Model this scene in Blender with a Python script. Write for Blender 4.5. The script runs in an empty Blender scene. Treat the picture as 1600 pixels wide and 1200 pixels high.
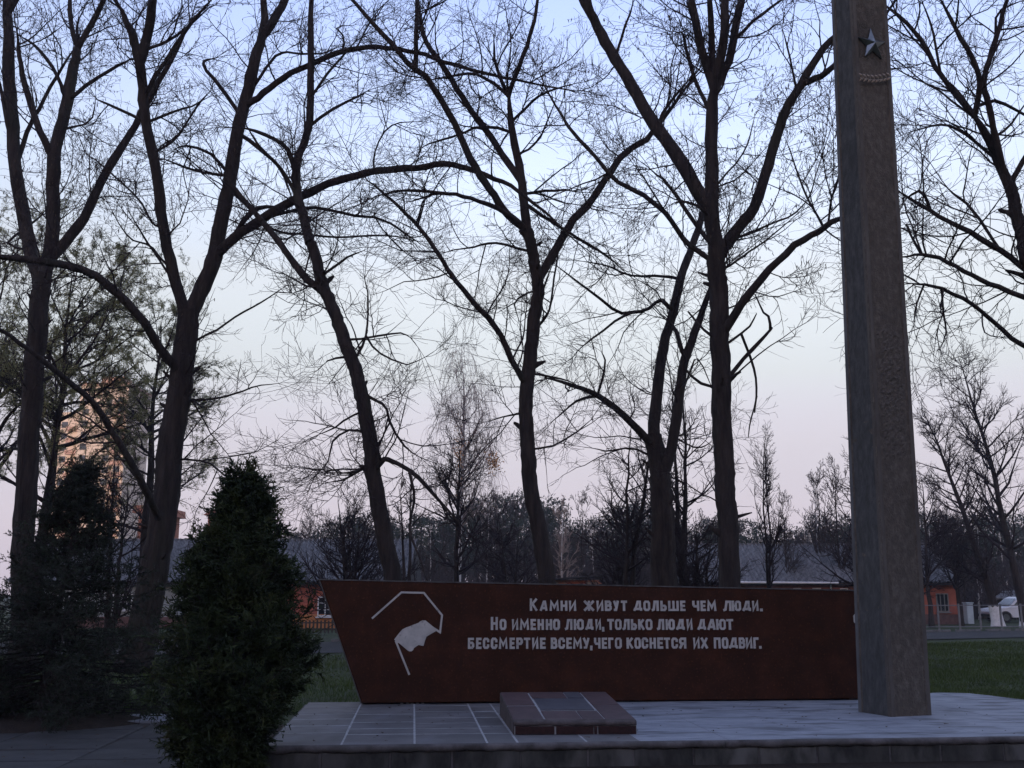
import bpy, math, random
import numpy as np
from mathutils import Vector, Matrix
C = bpy.context.scene.collection
S = bpy.context.scene
R = math.radians
rng = np.random.default_rng(7)
random.seed(7)
PI = math.pi

# ------------------------------------------------------------------ camera, sky, sun, exposure
FPX = 1650.0                      # focal length in photo pixels (1600 wide)
EYE = 1.52
PITCH = math.atan(330 / FPX)
cd = bpy.data.cameras.new('camera'); cam = bpy.data.objects.new('camera', cd); C.objects.link(cam)
cam.location = (0, 0, EYE); cam.rotation_euler = (PI / 2 + PITCH, 0, 0)
cd.sensor_width = 36; cd.lens = 36 * FPX / 1600; cd.clip_end = 3000; cd.clip_start = .05
S.camera = cam
SUN_EL, SUN_AZ = 3.0, 190.0       # azimuth in degrees, clockwise from +Y: behind the camera
world = bpy.data.worlds.new('World'); S.world = world; world.use_nodes = True
nt = world.node_tree; N = nt.nodes; Lk = nt.links
bg = N['Background']
sky = N.new('ShaderNodeTexSky'); sky.sky_type = 'NISHITA'; sky.sun_disc = False
sky.sun_elevation = R(1.5); sky.sun_rotation = R(SUN_AZ)
tc = N.new('ShaderNodeTexCoord'); sep = N.new('ShaderNodeSeparateXYZ'); Lk.new(tc.outputs['Generated'], sep.inputs[0])
ramp = N.new('ShaderNodeValToRGB'); Lk.new(sep.outputs['Z'], ramp.inputs[0])
cr = ramp.color_ramp
stops = [(0.0, (.9, 1.0, 2.6)), (.07, (.9, .8, 1.7)), (.13, (.92, .78, 1.25)), (.20, (1.05, 1.0, 1.02)), (.29, (1.36, 1.20, 1.14)), (.38, (1.72, 1.58, 1.62)),
         (.52, (1.66, 1.62, 2.0)), (1.0, (1.5, 1.5, 1.75))]
while len(cr.elements) < len(stops): cr.elements.new(.5)
for e, (p, c) in zip(cr.elements, stops):
    e.position = p; e.color = (c[0] / 3 * 1.0, c[1] / 3 * .98, c[2] / 3 * 1.17, 1)
mul = N.new('ShaderNodeVectorMath'); mul.operation = 'MULTIPLY'
sc3 = N.new('ShaderNodeVectorMath'); sc3.operation = 'SCALE'; sc3.inputs['Scale'].default_value = 3.0
Lk.new(sky.outputs[0], mul.inputs[0]); Lk.new(ramp.outputs[0], mul.inputs[1]); Lk.new(mul.outputs[0], sc3.inputs[0])
low = N.new('ShaderNodeValToRGB'); Lk.new(sep.outputs['Z'], low.inputs[0]); lr0 = low.color_ramp   # haze band near the horizon
lows = [(0.0, (1.10, 1.0, 1.08)), (.06, (1.28, 1.18, 1.20)), (.14, (1.30, 1.30, 1.30)), (.24, (1.16, 1.30, 1.40))]
while len(lr0.elements) < 4: lr0.elements.new(.5)
for e, (p, c) in zip(lr0.elements, lows): e.position = p; e.color = (c[0] / 2 * 1.02, c[1] / 2 * .98, c[2] / 2 * 1.06, 1)
lsc = N.new('ShaderNodeVectorMath'); lsc.operation = 'SCALE'; lsc.inputs['Scale'].default_value = 2.0; Lk.new(low.outputs[0], lsc.inputs[0])
fr0 = N.new('ShaderNodeMapRange'); fr0.inputs['From Min'].default_value = .10; fr0.inputs['From Max'].default_value = .30; fr0.inputs['To Min'].default_value = 1; fr0.inputs['To Max'].default_value = 0
fr0.interpolation_type = 'SMOOTHSTEP'; Lk.new(sep.outputs['Z'], fr0.inputs[0])
mxs = N.new('ShaderNodeMix'); mxs.data_type = 'RGBA'; Lk.new(fr0.outputs[0], mxs.inputs[0]); Lk.new(sc3.outputs[0], mxs.inputs[6]); Lk.new(lsc.outputs[0], mxs.inputs[7])
Lk.new(mxs.outputs[2], bg.inputs[0]); bg.inputs[1].default_value = 0.15
sd = bpy.data.lights.new('sun', 'SUN'); sun = bpy.data.objects.new('sun', sd); C.objects.link(sun)
sd.energy = 0.75; sd.angle = R(.6); sd.color = (1.0, .74, .54)
a = R(SUN_AZ); sdir = Vector((math.sin(a) * math.cos(R(SUN_EL)), math.cos(a) * math.cos(R(SUN_EL)), math.sin(R(SUN_EL))))
sun.rotation_euler = sdir.to_track_quat('Z', 'Y').to_euler()
S.view_settings.view_transform = 'Standard'; S.view_settings.look = 'None'
S.view_settings.exposure = 2.0; S.view_settings.gamma = 1; S.view_settings.use_curve_mapping = False

# ------------------------------------------------------------------ helpers
CT, ST = math.cos(PITCH), math.sin(PITCH)
def ray(px, py):
    u, v = (px - 800) / FPX, (600 - py) / FPX
    return Vector((u, CT - v * ST, ST + v * CT))
def at(px, py, Y):
    d = ray(px, py); return Vector((0, 0, EYE)) + d * (Y / d.y)
def gat(px, py, z=0.0):
    d = ray(px, py); return Vector((0, 0, EYE)) + d * ((z - EYE) / d.z)
def dep(p): return p[1] * CT + (p[2] - EYE) * ST
def gpy(Y): return 930 + EYE * FPX / Y       # rough pixel row of the ground at depth Y

def tag(o, label=None, cat=None, group=None, kind=None):
    if label: o['label'] = label
    if cat: o['category'] = cat
    if group: o['group'] = group
    if kind: o['kind'] = kind
    return o
def empty(name, loc=(0, 0, 0), rz=0.0, **k):
    o = bpy.data.objects.new(name, None); C.objects.link(o); o.location = loc; o.rotation_euler = (0, 0, rz)
    o.empty_display_size = .2
    return tag(o, **k)
def link(name, me, parent=None, loc=None, **k):
    o = bpy.data.objects.new(name, me); C.objects.link(o)
    if parent: o.parent = parent
    if loc is not None: o.location = loc
    return tag(o, **k)
def copy_tree(o, parent=None):
    c = o.copy(); C.objects.link(c); c.parent = parent
    for ch in list(o.children): copy_tree(ch, c)
    return c

def np_mesh(name, V, F, mat, smooth=True):
    me = bpy.data.meshes.new(name)
    V = np.ascontiguousarray(V, dtype=np.float32); F = np.ascontiguousarray(F, dtype=np.int32)
    me.vertices.add(len(V)); me.vertices.foreach_set('co', V.ravel())
    k = F.shape[1]; me.loops.add(F.size); me.loops.foreach_set('vertex_index', F.ravel())
    me.polygons.add(len(F)); me.polygons.foreach_set('loop_start', np.arange(0, F.size, k, dtype=np.int32))
    me.polygons.foreach_set('use_smooth', np.full(len(F), smooth, dtype=bool))
    me.materials.append(mat); me.update(calc_edges=True)
    return me
def norm(v): return v / np.maximum(np.linalg.norm(v, axis=-1, keepdims=True), 1e-9)
def tubes(P, Rr, s=3):
    """P (n,k,3), Rr (n,k) -> verts, quads"""
    n, k, _ = P.shape
    T = np.empty_like(P); T[:, 1:-1] = P[:, 2:] - P[:, :-2]; T[:, 0] = P[:, 1] - P[:, 0]; T[:, -1] = P[:, -1] - P[:, -2]; T = norm(T)
    ov = norm(P[:, -1] - P[:, 0]); ref = np.where(np.abs(ov[:, 2:3]) > .75, np.array([[1., 0.13, 0]]), np.array([[0.05, .1, 1.]]))
    U = norm(np.cross(T, ref[:, None, :])); W = np.cross(T, U)
    an = np.arange(s) * 2 * PI / s
    V = P[:, :, None, :] + Rr[:, :, None, None] * (np.cos(an)[None, None, :, None] * U[:, :, None, :] + np.sin(an)[None, None, :, None] * W[:, :, None, :])
    idx = np.arange(n * k * s).reshape(n, k, s); nx = np.roll(idx, -1, axis=2)
    F = np.stack([idx[:, :-1], nx[:, :-1], nx[:, 1:], idx[:, 1:]], axis=-1).reshape(-1, 4)
    return V.reshape(-1, 3), F
def ribbons(P, Wd, nrm=None):
    n, k, _ = P.shape
    T = norm(P[:, -1] - P[:, 0]); r = rng.normal(size=(n, 3)) if nrm is None else nrm
    U = norm(np.cross(T, r))[:, None, :]
    V = np.stack([P - U * Wd[..., None], P + U * Wd[..., None]], axis=2)
    idx = np.arange(n * k * 2).reshape(n, k, 2)
    F = np.stack([idx[:, :-1, 0], idx[:, :-1, 1], idx[:, 1:, 1], idx[:, 1:, 0]], axis=-1).reshape(-1, 4)
    return V.reshape(-1, 3), F
def merge(parts):
    Vs, Fs, o = [], [], 0
    for V, F in parts:
        Vs.append(V); Fs.append(F + o); o += len(V)
    return np.concatenate(Vs), np.concatenate(Fs)
def grow(P, Rr, n, ln, t=(.1, 1), ang=(35, 75), k=5, curl=.25, up=0.0, rf=.012, rmin=.002, flat=0.0, taper_t=.5, sag=0.0, rend=None):
    """children of chains P (N,K,3); n per parent (int or array); ln (a,b) metres, or fraction of the parent when negative"""
    Nn, K, _ = P.shape
    pi = np.repeat(np.arange(Nn), n); M = len(pi)
    tt = rng.uniform(t[0], t[1], M); f = tt * (K - 1); i = np.minimum(f.astype(int), K - 2); fr = (f - i)[:, None]
    A, B = P[pi, i], P[pi, i + 1]; pos = A * (1 - fr) + B * fr; tan = norm(B - A)
    pr = Rr[pi, i] * (1 - fr[:, 0]) + Rr[pi, i + 1] * fr[:, 0]
    L = rng.uniform(abs(ln[0]), abs(ln[1]), M)
    if ln[0] < 0: L = L * np.linalg.norm(P[:, -1] - P[:, 0], axis=1)[pi]
    L = L * (1 - taper_t * tt)
    rd = rng.normal(size=(M, 3)); rd[:, 2] *= (1 - flat); perp = norm(rd - (rd * tan).sum(1, keepdims=True) * tan)
    an = np.radians(rng.uniform(ang[0], ang[1], M))[:, None]
    d = tan * np.cos(an) + perp * np.sin(an)
    out = np.empty((M, k, 3)); out[:, 0] = pos
    for s in range(1, k):
        d = norm(d); pos = pos + d * (L / (k - 1))[:, None]; out[:, s] = pos
        d = d + rng.normal(size=(M, 3)) * curl; d[:, 2] += up - sag * s
    r0 = np.minimum(pr * .75, rf * L + rmin * 1.5); r0 = np.maximum(r0, rmin)
    lin = np.linspace(0, 1, k)[None, :]
    re = rmin if rend is None else rend
    return out, r0[:, None] * (1 - lin) + np.minimum(re, r0)[:, None] * lin

class MB:
    def __init__(self): self.v = []; self.f = []
    def add(self, vs, fs):
        o = len(self.v); self.v += [tuple(v) for v in vs]; self.f += [tuple(i + o for i in f) for f in fs]; return self
    def box(self, x0, x1, y0, y1, z0, z1, M=None, bev=0.0):
        if bev > 0:
            b = bev; vs = []; 
            xs, ys, zs = (x0, x1), (y0, y1), (z0, z1)
            V = {}
            for i in (0, 1):
                for j in (0, 1):
                    for k in (0, 1):
                        sx, sy, sz = (1, -1)[i] * b, (1, -1)[j] * b, (1, -1)[k] * b
                        for ax, p in enumerate(((xs[i], ys[j] + sy, zs[k] + sz), (xs[i] + sx, ys[j], zs[k] + sz), (xs[i] + sx, ys[j] + sy, zs[k]))):
                            V[(i, j, k, ax)] = len(vs); vs.append(p)
            fs = []
            q = [(0, 0), (1, 0), (1, 1), (0, 1)]
            for s in (0, 1):
                fs.append([V[(s, j, k, 0)] for j, k in q]); fs.append([V[(i, s, k, 1)] for i, k in q]); fs.append([V[(i, j, s, 2)] for i, j in q])
            for j in (0, 1):
                for k in (0, 1): fs.append([V[(0, j, k, 1)], V[(1, j, k, 1)], V[(1, j, k, 2)], V[(0, j, k, 2)]])
            for i in (0, 1):
                for k in (0, 1): fs.append([V[(i, 0, k, 0)], V[(i, 1, k, 0)], V[(i, 1, k, 2)], V[(i, 0, k, 2)]])
            for i in (0, 1):
                for j in (0, 1): fs.append([V[(i, j, 0, 0)], V[(i, j, 1, 0)], V[(i, j, 1, 1)], V[(i, j, 0, 1)]])
            for i in (0, 1):
                for j in (0, 1):
                    for k in (0, 1): fs.append([V[(i, j, k, 0)], V[(i, j, k, 1)], V[(i, j, k, 2)]])
        else:
            vs = [(x, y, z) for z in (z0, z1) for y in (y0, y1) for x in (x0, x1)]
            fs = [(0, 2, 3, 1), (4, 5, 7, 6), (0, 1, 5, 4), (2, 6, 7, 3), (0, 4, 6, 2), (1, 3, 7, 5)]
        if M is not None: vs = [M @ Vector(v) for v in vs]
        return self.add(vs, fs)
    def prism(self, poly, y0, y1, M=None):
        """poly in (x,z), extruded along y"""
        n = len(poly); vs = [(x, y0, z) for x, z in poly] + [(x, y1, z) for x, z in poly]
        fs = [tuple(range(n)), tuple(range(2 * n - 1, n - 1, -1))] + [(i, i + n, (i + 1) % n + n, (i + 1) % n) for i in range(n)]
        if M is not None: vs = [M @ Vector(v) for v in vs]
        return self.add(vs, fs)
    def zprism(self, poly, z0, z1):
        n = len(poly); vs = [(x, y, z0) for x, y in poly] + [(x, y, z1) for x, y in poly]
        fs = [tuple(range(n)), tuple(range(2 * n - 1, n - 1, -1))] + [(i, i + n, (i + 1) % n + n, (i + 1) % n) for i in range(n)]
        return self.add(vs, fs)
    def cyl(self, p, q, r, s=10, r2=None):
        p, q = Vector(p), Vector(q); d = (q - p).normalized(); u = d.orthogonal().normalized(); w = d.cross(u)
        r2 = r if r2 is None else r2
        vs = [p + (u * math.cos(2 * PI * i / s) + w * math.sin(2 * PI * i / s)) * r for i in range(s)] + [q + (u * math.cos(2 * PI * i / s) + w * math.sin(2 * PI * i / s)) * r2 for i in range(s)]
        fs = [tuple(range(s))[::-1], tuple(range(s, 2 * s))] + [(i, (i + 1) % s, (i + 1) % s + s, i + s) for i in range(s)]
        return self.add(vs, fs)
    def mesh(self, name, mat, smooth=False):
        me = bpy.data.meshes.new(name); me.from_pydata(self.v, [], self.f)
        me.materials.append(mat)
        import bmesh
        b = bmesh.new(); b.from_mesh(me); bmesh.ops.recalc_face_normals(b, faces=b.faces); b.to_mesh(me); b.free()
        if smooth: me.polygons.foreach_set('use_smooth', [True] * len(me.polygons))
        return me
    def build(self, name, mat, parent=None, smooth=False, **k):
        return link(name, self.mesh(name, mat, smooth), parent, **k)

# ------------------------------------------------------------------ materials
def material(name, c1, c2, scale=5.0, rough=.85, bump=.3, bscale=None, c3=None, stretch=(1, 1, 1), metallic=0.0, bdist=.01, spots=None, coord='Object', spec=.3, objvar=0.0, detail=8, trans=0):
    m = bpy.data.materials.new(name); m.use_nodes = True; n = m.node_tree.nodes; l = m.node_tree.links
    b = n['Principled BSDF']; b.inputs['Roughness'].default_value = rough; b.inputs['Metallic'].default_value = metallic
    b.inputs['Specular IOR Level'].default_value = spec
    t = n.new('ShaderNodeTexCoord'); mp = n.new('ShaderNodeMapping'); mp.inputs['Scale'].default_value = stretch; l.new(t.outputs[coord], mp.inputs[0])
    nz = n.new('ShaderNodeTexNoise'); nz.inputs['Scale'].default_value = scale; nz.inputs['Detail'].default_value = detail; nz.inputs['Roughness'].default_value = .65
    l.new(mp.outputs[0], nz.inputs['Vector'])
    rp = n.new('ShaderNodeValToRGB'); e = rp.color_ramp.elements; e[0].position = .36; e[1].position = .66
    e[0].color = (*c1, 1); e[1].color = (*c2, 1)
    if c3: x = rp.color_ramp.elements.new(.5); x.color = (*c3, 1)
    l.new(nz.outputs['Fac'], rp.inputs[0]); col = rp.outputs[0]
    if spots:   # (colour, scale, threshold, amount)
        n2 = n.new('ShaderNodeTexNoise'); n2.inputs['Scale'].default_value = spots[1]; n2.inputs['Detail'].default_value = 5; l.new(mp.outputs[0], n2.inputs['Vector'])
        r2 = n.new('ShaderNodeMapRange'); r2.inputs['From Min'].default_value = spots[2]; r2.inputs['From Max'].default_value = spots[2] + .12; r2.inputs['To Max'].default_value = spots[3]
        l.new(n2.outputs['Fac'], r2.inputs[0])
        mx = n.new('ShaderNodeMix'); mx.data_type = 'RGBA'; l.new(r2.outputs[0], mx.inputs[0]); l.new(col, mx.inputs[6]); mx.inputs[7].default_value = (*spots[0], 1); col = mx.outputs[2]
    if objvar:
        oi = n.new('ShaderNodeObjectInfo'); hv = n.new('ShaderNodeHueSaturation'); mr = n.new('ShaderNodeMapRange')
        mr.inputs['To Min'].default_value = 1 - objvar; mr.inputs['To Max'].default_value = 1 + objvar; l.new(oi.outputs['Random'], mr.inputs[0]); l.new(mr.outputs[0], hv.inputs['Value']); l.new(col, hv.inputs['Color']); col = hv.outputs[0]
    l.new(col, b.inputs['Base Color'])
    if bump:
        n3 = n.new('ShaderNodeTexNoise'); n3.inputs['Scale'].default_value = bscale or scale * 4; n3.inputs['Detail'].default_value = 6; l.new(mp.outputs[0], n3.inputs['Vector'])
        bp = n.new('ShaderNodeBump'); bp.inputs['Strength'].default_value = bump; bp.inputs['Distance'].default_value = bdist; l.new(n3.outputs['Fac'], bp.inputs['Height']); l.new(bp.outputs[0], b.inputs['Normal'])
    return m
M = {}
M['bark'] = material('bark', (.017, .0135, .013), (.048, .037, .033), 9, .95, .9, 26, stretch=(1, 1, .16), bdist=.05, spots=((.032, .034, .022), 1.6, .56, .5))
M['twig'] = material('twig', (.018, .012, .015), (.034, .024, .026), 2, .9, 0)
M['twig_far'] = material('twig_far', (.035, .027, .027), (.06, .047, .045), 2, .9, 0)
M['birch_twig'] = material('birch_twig', (.22, .18, .17), (.32, .26, .24), 2, .9, 0)
M['birch_bark'] = material('birch_bark', (.45, .42, .40), (.6, .57, .54), 3, .8, .2, spots=((.04, .035, .03), 5, .58, .9), stretch=(1, 1, .6))
M['pale_twig'] = material('pale_twig', (.25, .19, .16), (.36, .28, .24), 2, .9, 0)
M['catkin'] = material('catkin', (.06, .04, .03), (.1, .07, .05), 5, .9, 0)
M['willow_leaf'] = material('willow_leaf', (.19, .20, .085), (.30, .30, .14), 1.2, .7, 0)
M['thuja'] = material('thuja_leaf', (.010, .019, .007), (.055, .068, .018), 4.5, .7, 0, c3=(.024, .038, .011), detail=4, spots=((.07, .045, .018), 3.2, .62, .6))
M['spruce'] = material('spruce_needle', (.012, .02, .012), (.03, .042, .022), 2.5, .7, 0)
M['pine'] = material('pine_needle', (.018, .027, .022), (.036, .05, .034), .6, .8, 0, objvar=.25)
M['dry_leaf'] = material('dry_leaf', (.5, .26, .10), (.65, .36, .15), 3, .8, 0)
M['grass_ground'] = material('grass_ground', (.020, .025, .006), (.046, .056, .012), 1.1, .95, .6, 30, c3=(.024, .040, .011), bdist=.03, spots=((.07, .06, .04), .7, .6, .5))
M['grass'] = material('grass_blade', (.034, .058, .010), (.068, .10, .020), .8, .8, 0, coord='Object')
M['soil'] = material('soil', (.018, .012, .009), (.04, .027, .018), 14, .98, .8, 50, bdist=.02)
M['slab'] = material('paving_slab', (.034, .033, .033), (.064, .062, .062), 2.2, .85, .35, 60, objvar=.12, bdist=.004, spots=((.025, .025, .03), 1.4, .56, .6))
M['asphalt'] = material('asphalt', (.022, .022, .025), (.04, .04, .043), 3, .9, .4, 80)
M['kerb'] = material('kerb', (.10, .10, .10), (.20, .20, .195), 5, .85, .3)
M['cement'] = material('cement', (.20, .215, .245), (.33, .35, .39), 2.6, .8, .35, 45, bdist=.004, spots=((.10, .105, .118), 1.7, .53, .75), stretch=(1, 2.6, 1))
M['tile'] = material('grey_tile', (.10, .095, .095), (.165, .155, .155), 2.4, .65, .25, 60, bdist=.003, objvar=.1, spots=((.17, .17, .19), 2.2, .56, .5))
M['mortar'] = material('mortar', (.28, .28, .28), (.44, .44, .44), 9, .85, .3, 60, bdist=.003)
M['lip'] = material('cement_lip', (.055, .048, .046), (.17, .155, .155), 4, .85, .5, 40, spots=((.08, .075, .07), 2.5, .52, .7))
M['stone'] = material('facing_stone', (.024, .024, .022), (.09, .085, .076), 4, .8, .6, 30, objvar=.3, spots=((.12, .115, .108), 2.6, .5, .85), stretch=(1, 1, .5))
M['red'] = material('red_granite', (.029, .0108, .0058), (.060, .0205, .0105), 3.2, .62, .3, 130, bdist=.003, c3=(.039, .0138, .0072), spots=((.11, .038, .016), 34, .58, .7), spec=.12)
M['rim'] = material('wall_rim', (.06, .056, .053), (.13, .125, .12), 7, .85, .3)
M['white'] = material('white_paint', (.40, .385, .36), (.54, .52, .48), 7, .8, .25, 90, bdist=.002, spots=((.15, .13, .125), 18, .6, .6))
M['slab_red'] = material('slab_granite', (.05, .026, .026), (.095, .054, .053), 7, .55, .2, 120, bdist=.002, objvar=.12)
M['slab_dark'] = material('slab_dark_granite', (.045, .042, .052), (.075, .072, .085), 5, .5, .2, 120, bdist=.002)
M['brick_dark'] = material('dark_red_granite', (.018, .006, .006), (.045, .015, .013), 30, .6, .4, 60)
M['slab_cement'] = material('slab_cement', (.06, .047, .045), (.12, .10, .095), 9, .85, .5, 60)
M['obelisk'] = material('obelisk_render', (.082, .071, .060), (.148, .128, .108), 16, .95, 1, 55, bdist=.02, c3=(.105, .089, .073), spots=((.050, .044, .038), 1.5, .54, .5), stretch=(1, 1, .7))
M['obelisk_edge'] = material('obelisk_edge', (.08, .07, .062), (.13, .115, .10), 5, .85, .5, 30, spots=((.26, .25, .24), 11, .70, .7), stretch=(1, 1, .4))
M['obelisk_side'] = material('obelisk_skylight_tone', (.052, .051, .049), (.098, .096, .092), 16, .9, 1, 55, bdist=.012, c3=(.068, .069, .068), spots=((.040, .041, .042), 1.3, .54, .4), stretch=(1, 1, .4))  # darker, cooler left face: sky light put into the base colour
M['strip_side'] = material('obelisk_side_edge', (.085, .085, .086), (.14, .14, .14), 6, .85, .5, 30, stretch=(1, 1, .4))  # paler neutral strip: side light on the left face put into its colour
M['relief'] = material('obelisk_relief', (.06, .052, .044), (.14, .12, .102), 22, .9, .9, 60, bdist=.01)
M['star'] = material('star_metal', (.13, .145, .15), (.24, .26, .27), 4, .32, .05, metallic=.85)
M['bronze'] = material('laurel_metal', (.22, .18, .14), (.38, .31, .24), 12, .45, .1, metallic=.6)
M['roof'] = material('roof_sheet', (.08, .08, .083), (.24, .24, .245), 3.5, .9, .2, objvar=.14, spots=((.12, .125, .12), .9, .57, .5))
M['orange'] = material('orange_plaster', (.34, .095, .06), (.46, .14, .09), 1.6, .85, .3, 40)
M['orange_low'] = material('orange_plinth', (.42, .17, .06), (.5, .21, .08), 2, .85, .2)
M['brickwall'] = material('brick_wall', (.20, .07, .05), (.30, .12, .085), 6, .9, .3)
M['pale_wall'] = material('pale_wall', (.24, .26, .26), (.36, .38, .37), 1.2, .85, .3, 30, spots=((.2, .2, .19), 1.2, .58, .5))
M['plinth'] = material('plinth', (.09, .05, .045), (.16, .09, .08), 4, .9, .3)
M['frame'] = material('window_frame', (.6, .6, .6), (.75, .75, .74), 5, .6, 0)
M['frame_dark'] = material('window_frame_dark', (.18, .17, .16), (.25, .24, .22), 5, .6, 0)
M['glass'] = material('window_glass', (.012, .014, .018), (.03, .034, .04), 2, .12, .02, spec=.6)
M['dark'] = material('dark_board', (.03, .03, .035), (.06, .055, .055), 5, .8, .1)
M['tower'] = material('tower_brick', (.60, .47, .37), (.70, .57, .46), .4, .85, .1)
M['tower2'] = material('tower_band', (.45, .26, .19), (.52, .32, .24), .4, .85, .1)
M['rust_brick'] = material('rust_brick', (.36, .15, .10), (.46, .20, .13), 3, .9, .2)
M['fence'] = material('fence_metal', (.16, .16, .165), (.24, .24, .245), 6, .7, .1, metallic=.2)
M['picket'] = material('picket_wood', (.05, .045, .04), (.09, .08, .07), 9, .9, .2)
M['limewash'] = material('limewash', (.6, .6, .6), (.8, .8, .8), 6, .9, .3)
M['cabinet'] = material('cabinet_paint', (.42, .5, .55), (.55, .63, .68), 2, .5, .05)
M['carpaint'] = material('car_paint', (.62, .63, .66), (.72, .73, .76), 2, .3, 0, spec=.5)
M['tyre'] = material('tyre', (.015, .015, .015), (.03, .03, .03), 9, .9, 0)
M['added_shade_ridge'] = material('shade_ridge_cover', (.012, .018, .01), (.03, .04, .018), .25, .95, 1, .8, bdist=1)
M['litter'] = material('dry_litter', (.03, .02, .015), (.10, .06, .035), 6, .9, 0)

# ------------------------------------------------------------------ ground
def sheet(name, poly, z, mat, **k):
    mb = MB(); mb.add([(x, y, z) for x, y in poly], [tuple(range(len(poly)))])
    return mb.build(name, mat, **k)
# lawn and land to the horizon: a grid finer near the camera
gx = np.concatenate([np.linspace(-1500, -60, 14), np.linspace(-50, 50, 81), np.linspace(60, 1500, 14)])
gy = np.concatenate([np.linspace(-900, -20, 10), np.linspace(-10, 80, 91), np.linspace(90, 1600, 18)])
GX, GY = np.meshgrid(gx, gy)
near = ((GY > 14.8) & (GY < 120) & (np.abs(GX) < 60))
GZ = np.where(near, .012 * np.sin(GX * .5 + GY * .31) + .01 * np.sin(GY * .7 - GX * .2), 0) - .022
V = np.stack([GX, GY, GZ], -1).reshape(-1, 3); w_ = len(gx); ii = np.arange(len(V)).reshape(len(gy), w_)
F = np.stack([ii[:-1, :-1], ii[:-1, 1:], ii[1:, 1:], ii[1:, :-1]], -1).reshape(-1, 4)
link('ground', np_mesh('ground', V, F, M['grass_ground']), kind='structure')
# unseen ridge added behind the photographer to block low sun and rear sky
hx = np.linspace(-420, 420, 180); hy = np.linspace(-150, -26, 20)
HX, HY = np.meshgrid(hx, hy)
prof = np.interp(HY, [-150, -110, -75, -42, -34, -26], [0, 18, 25, 21, 12, -.5])
HZ = prof * (1 + .05 * np.sin(HX * .03)) + (prof > 3) * rng.uniform(-2.0, 2.0, HX.shape)
V = np.stack([HX + rng.uniform(-1, 1, HX.shape), HY, HZ], -1).reshape(-1, 3); ii = np.arange(len(V)).reshape(20, 180)
F = np.stack([ii[:-1, :-1], ii[:-1, 1:], ii[1:, 1:], ii[1:, :-1]], -1).reshape(-1, 4)
link('added_shade_ridge', np_mesh('added_shade_ridge', V, F, M['added_shade_ridge'], False), kind='structure')

A5 = R(4.6)
# paving: dark bed with concrete slabs laid on it
pv = tag(empty('pavement', (0, 0, 0), A5), kind='structure')
mb = MB(); mb.box(-12, 13, 4.5, 13.45, -.3, -.012); mb.build('paving_bed', M['soil'], pv)
sl_m = []
for v in range(4):
    mb = MB(); mb.box(-.58, .58, -.375, .375, -.05, 0, bev=.009); sl_m.append(mb.mesh('paving_slab', M['slab']))
for i in range(-9, 13):
    for j in range(0, 12):
        x, y = -4.2 + .34 + 1.18 * i, 4.95 + .77 * j
        if x > -1.9: y += .20
        if x > -1.9 and y > 9.35: continue
        if x > -2.4 and y > 9.6: continue
        if x < -5.2 and y > 13.0: continue
        o = link('paving_slab', sl_m[(i * 3 + j) % 4], pv, (x, y, random.uniform(-.006, .004)))
        o.rotation_euler = (R(random.uniform(-.35, .35)), R(random.uniform(-.3, .3)), R(random.uniform(-.3, .3)))
# pale concrete strip at the back of the paving
mb = MB(); mb.box(-8, -2.75, 13.5, 14.3, -.06, .03, bev=.01); mb.build('concrete_strip', M['cement'], tag(empty('path_edge', (0, 0, 0), A5 * .6), kind='structure'))
# soil bed round the spruce, a low uneven mound
bed = MB(); n = 26; rr = []
for i in range(n):
    t = 2 * PI * i / n; rr.append((-6.1 + 1.75 * math.cos(t) * (1 + .06 * math.sin(5 * t)), 13.35 + .95 * math.sin(t) * (1 + .08 * math.sin(3 * t))))
vs = [(x, y, -.01) for x, y in rr] + [(-6.1 + (x + 6.1) * .75, 13.35 + (y - 13.35) * .75, .06 + random.uniform(-.01, .02)) for x, y in rr] + [(-6.1, 13.35, .09)]
fs = [(i, (i + 1) % n, (i + 1) % n + n, i + n) for i in range(n)] + [(i + n, (i + 1) % n + n, 2 * n) for i in range(n)]
bed.add(vs, fs); bed.build('soil', M['soil'], smooth=True, kind='structure')

# road across the lawn, with kerbs
def strip(name, near_pts, far_pts, z, mat, **k):
    mb = MB(); n = len(near_pts)
    mb.add([(x, y, z) for x, y in near_pts] + [(x, y, z) for x, y in far_pts], [(i, i + 1, i + 1 + n, i + n) for i in range(n - 1)])
    return mb.build(name, mat, **k)
xs = [-60, -30, -6, 8, 22, 40, 70]
yn = [24.5, 26.5, 28.7, 35, 41.3, 46, 54]; yf = [31, 33.5, 36, 41.8, 47.3, 52, 60]
strip('road', list(zip(xs, yn)), list(zip(xs, yf)), .006, M['asphalt'], kind='structure')
for nm, yy, dz in (('kerb', yf, .09),):
    mb = MB()
    for i in range(len(xs) - 1):
        n_ = max(1, int((xs[i + 1] - xs[i]) / 1.5))
        for q in range(n_):
            a0, a1 = q / n_, (q + 1) / n_ - .02
            x0, x1 = xs[i] + (xs[i + 1] - xs[i]) * a0, xs[i] + (xs[i + 1] - xs[i]) * a1
            y0, y1 = yy[i] + (yy[i + 1] - yy[i]) * a0, yy[i] + (yy[i + 1] - yy[i]) * a1
            mb.add([(x0, y0, -.1), (x1, y1, -.1), (x1, y1 + .12, -.1), (x0, y0 + .12, -.1), (x0, y0, dz), (x1, y1, dz), (x1, y1 + .12, dz), (x0, y0 + .12, dz)],
                   [(0, 1, 5, 4), (1, 2, 6, 5), (2, 3, 7, 6), (3, 0, 4, 7), (4, 5, 6, 7)])
    mb.build('kerb', M['kerb'], kind='structure')

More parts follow.
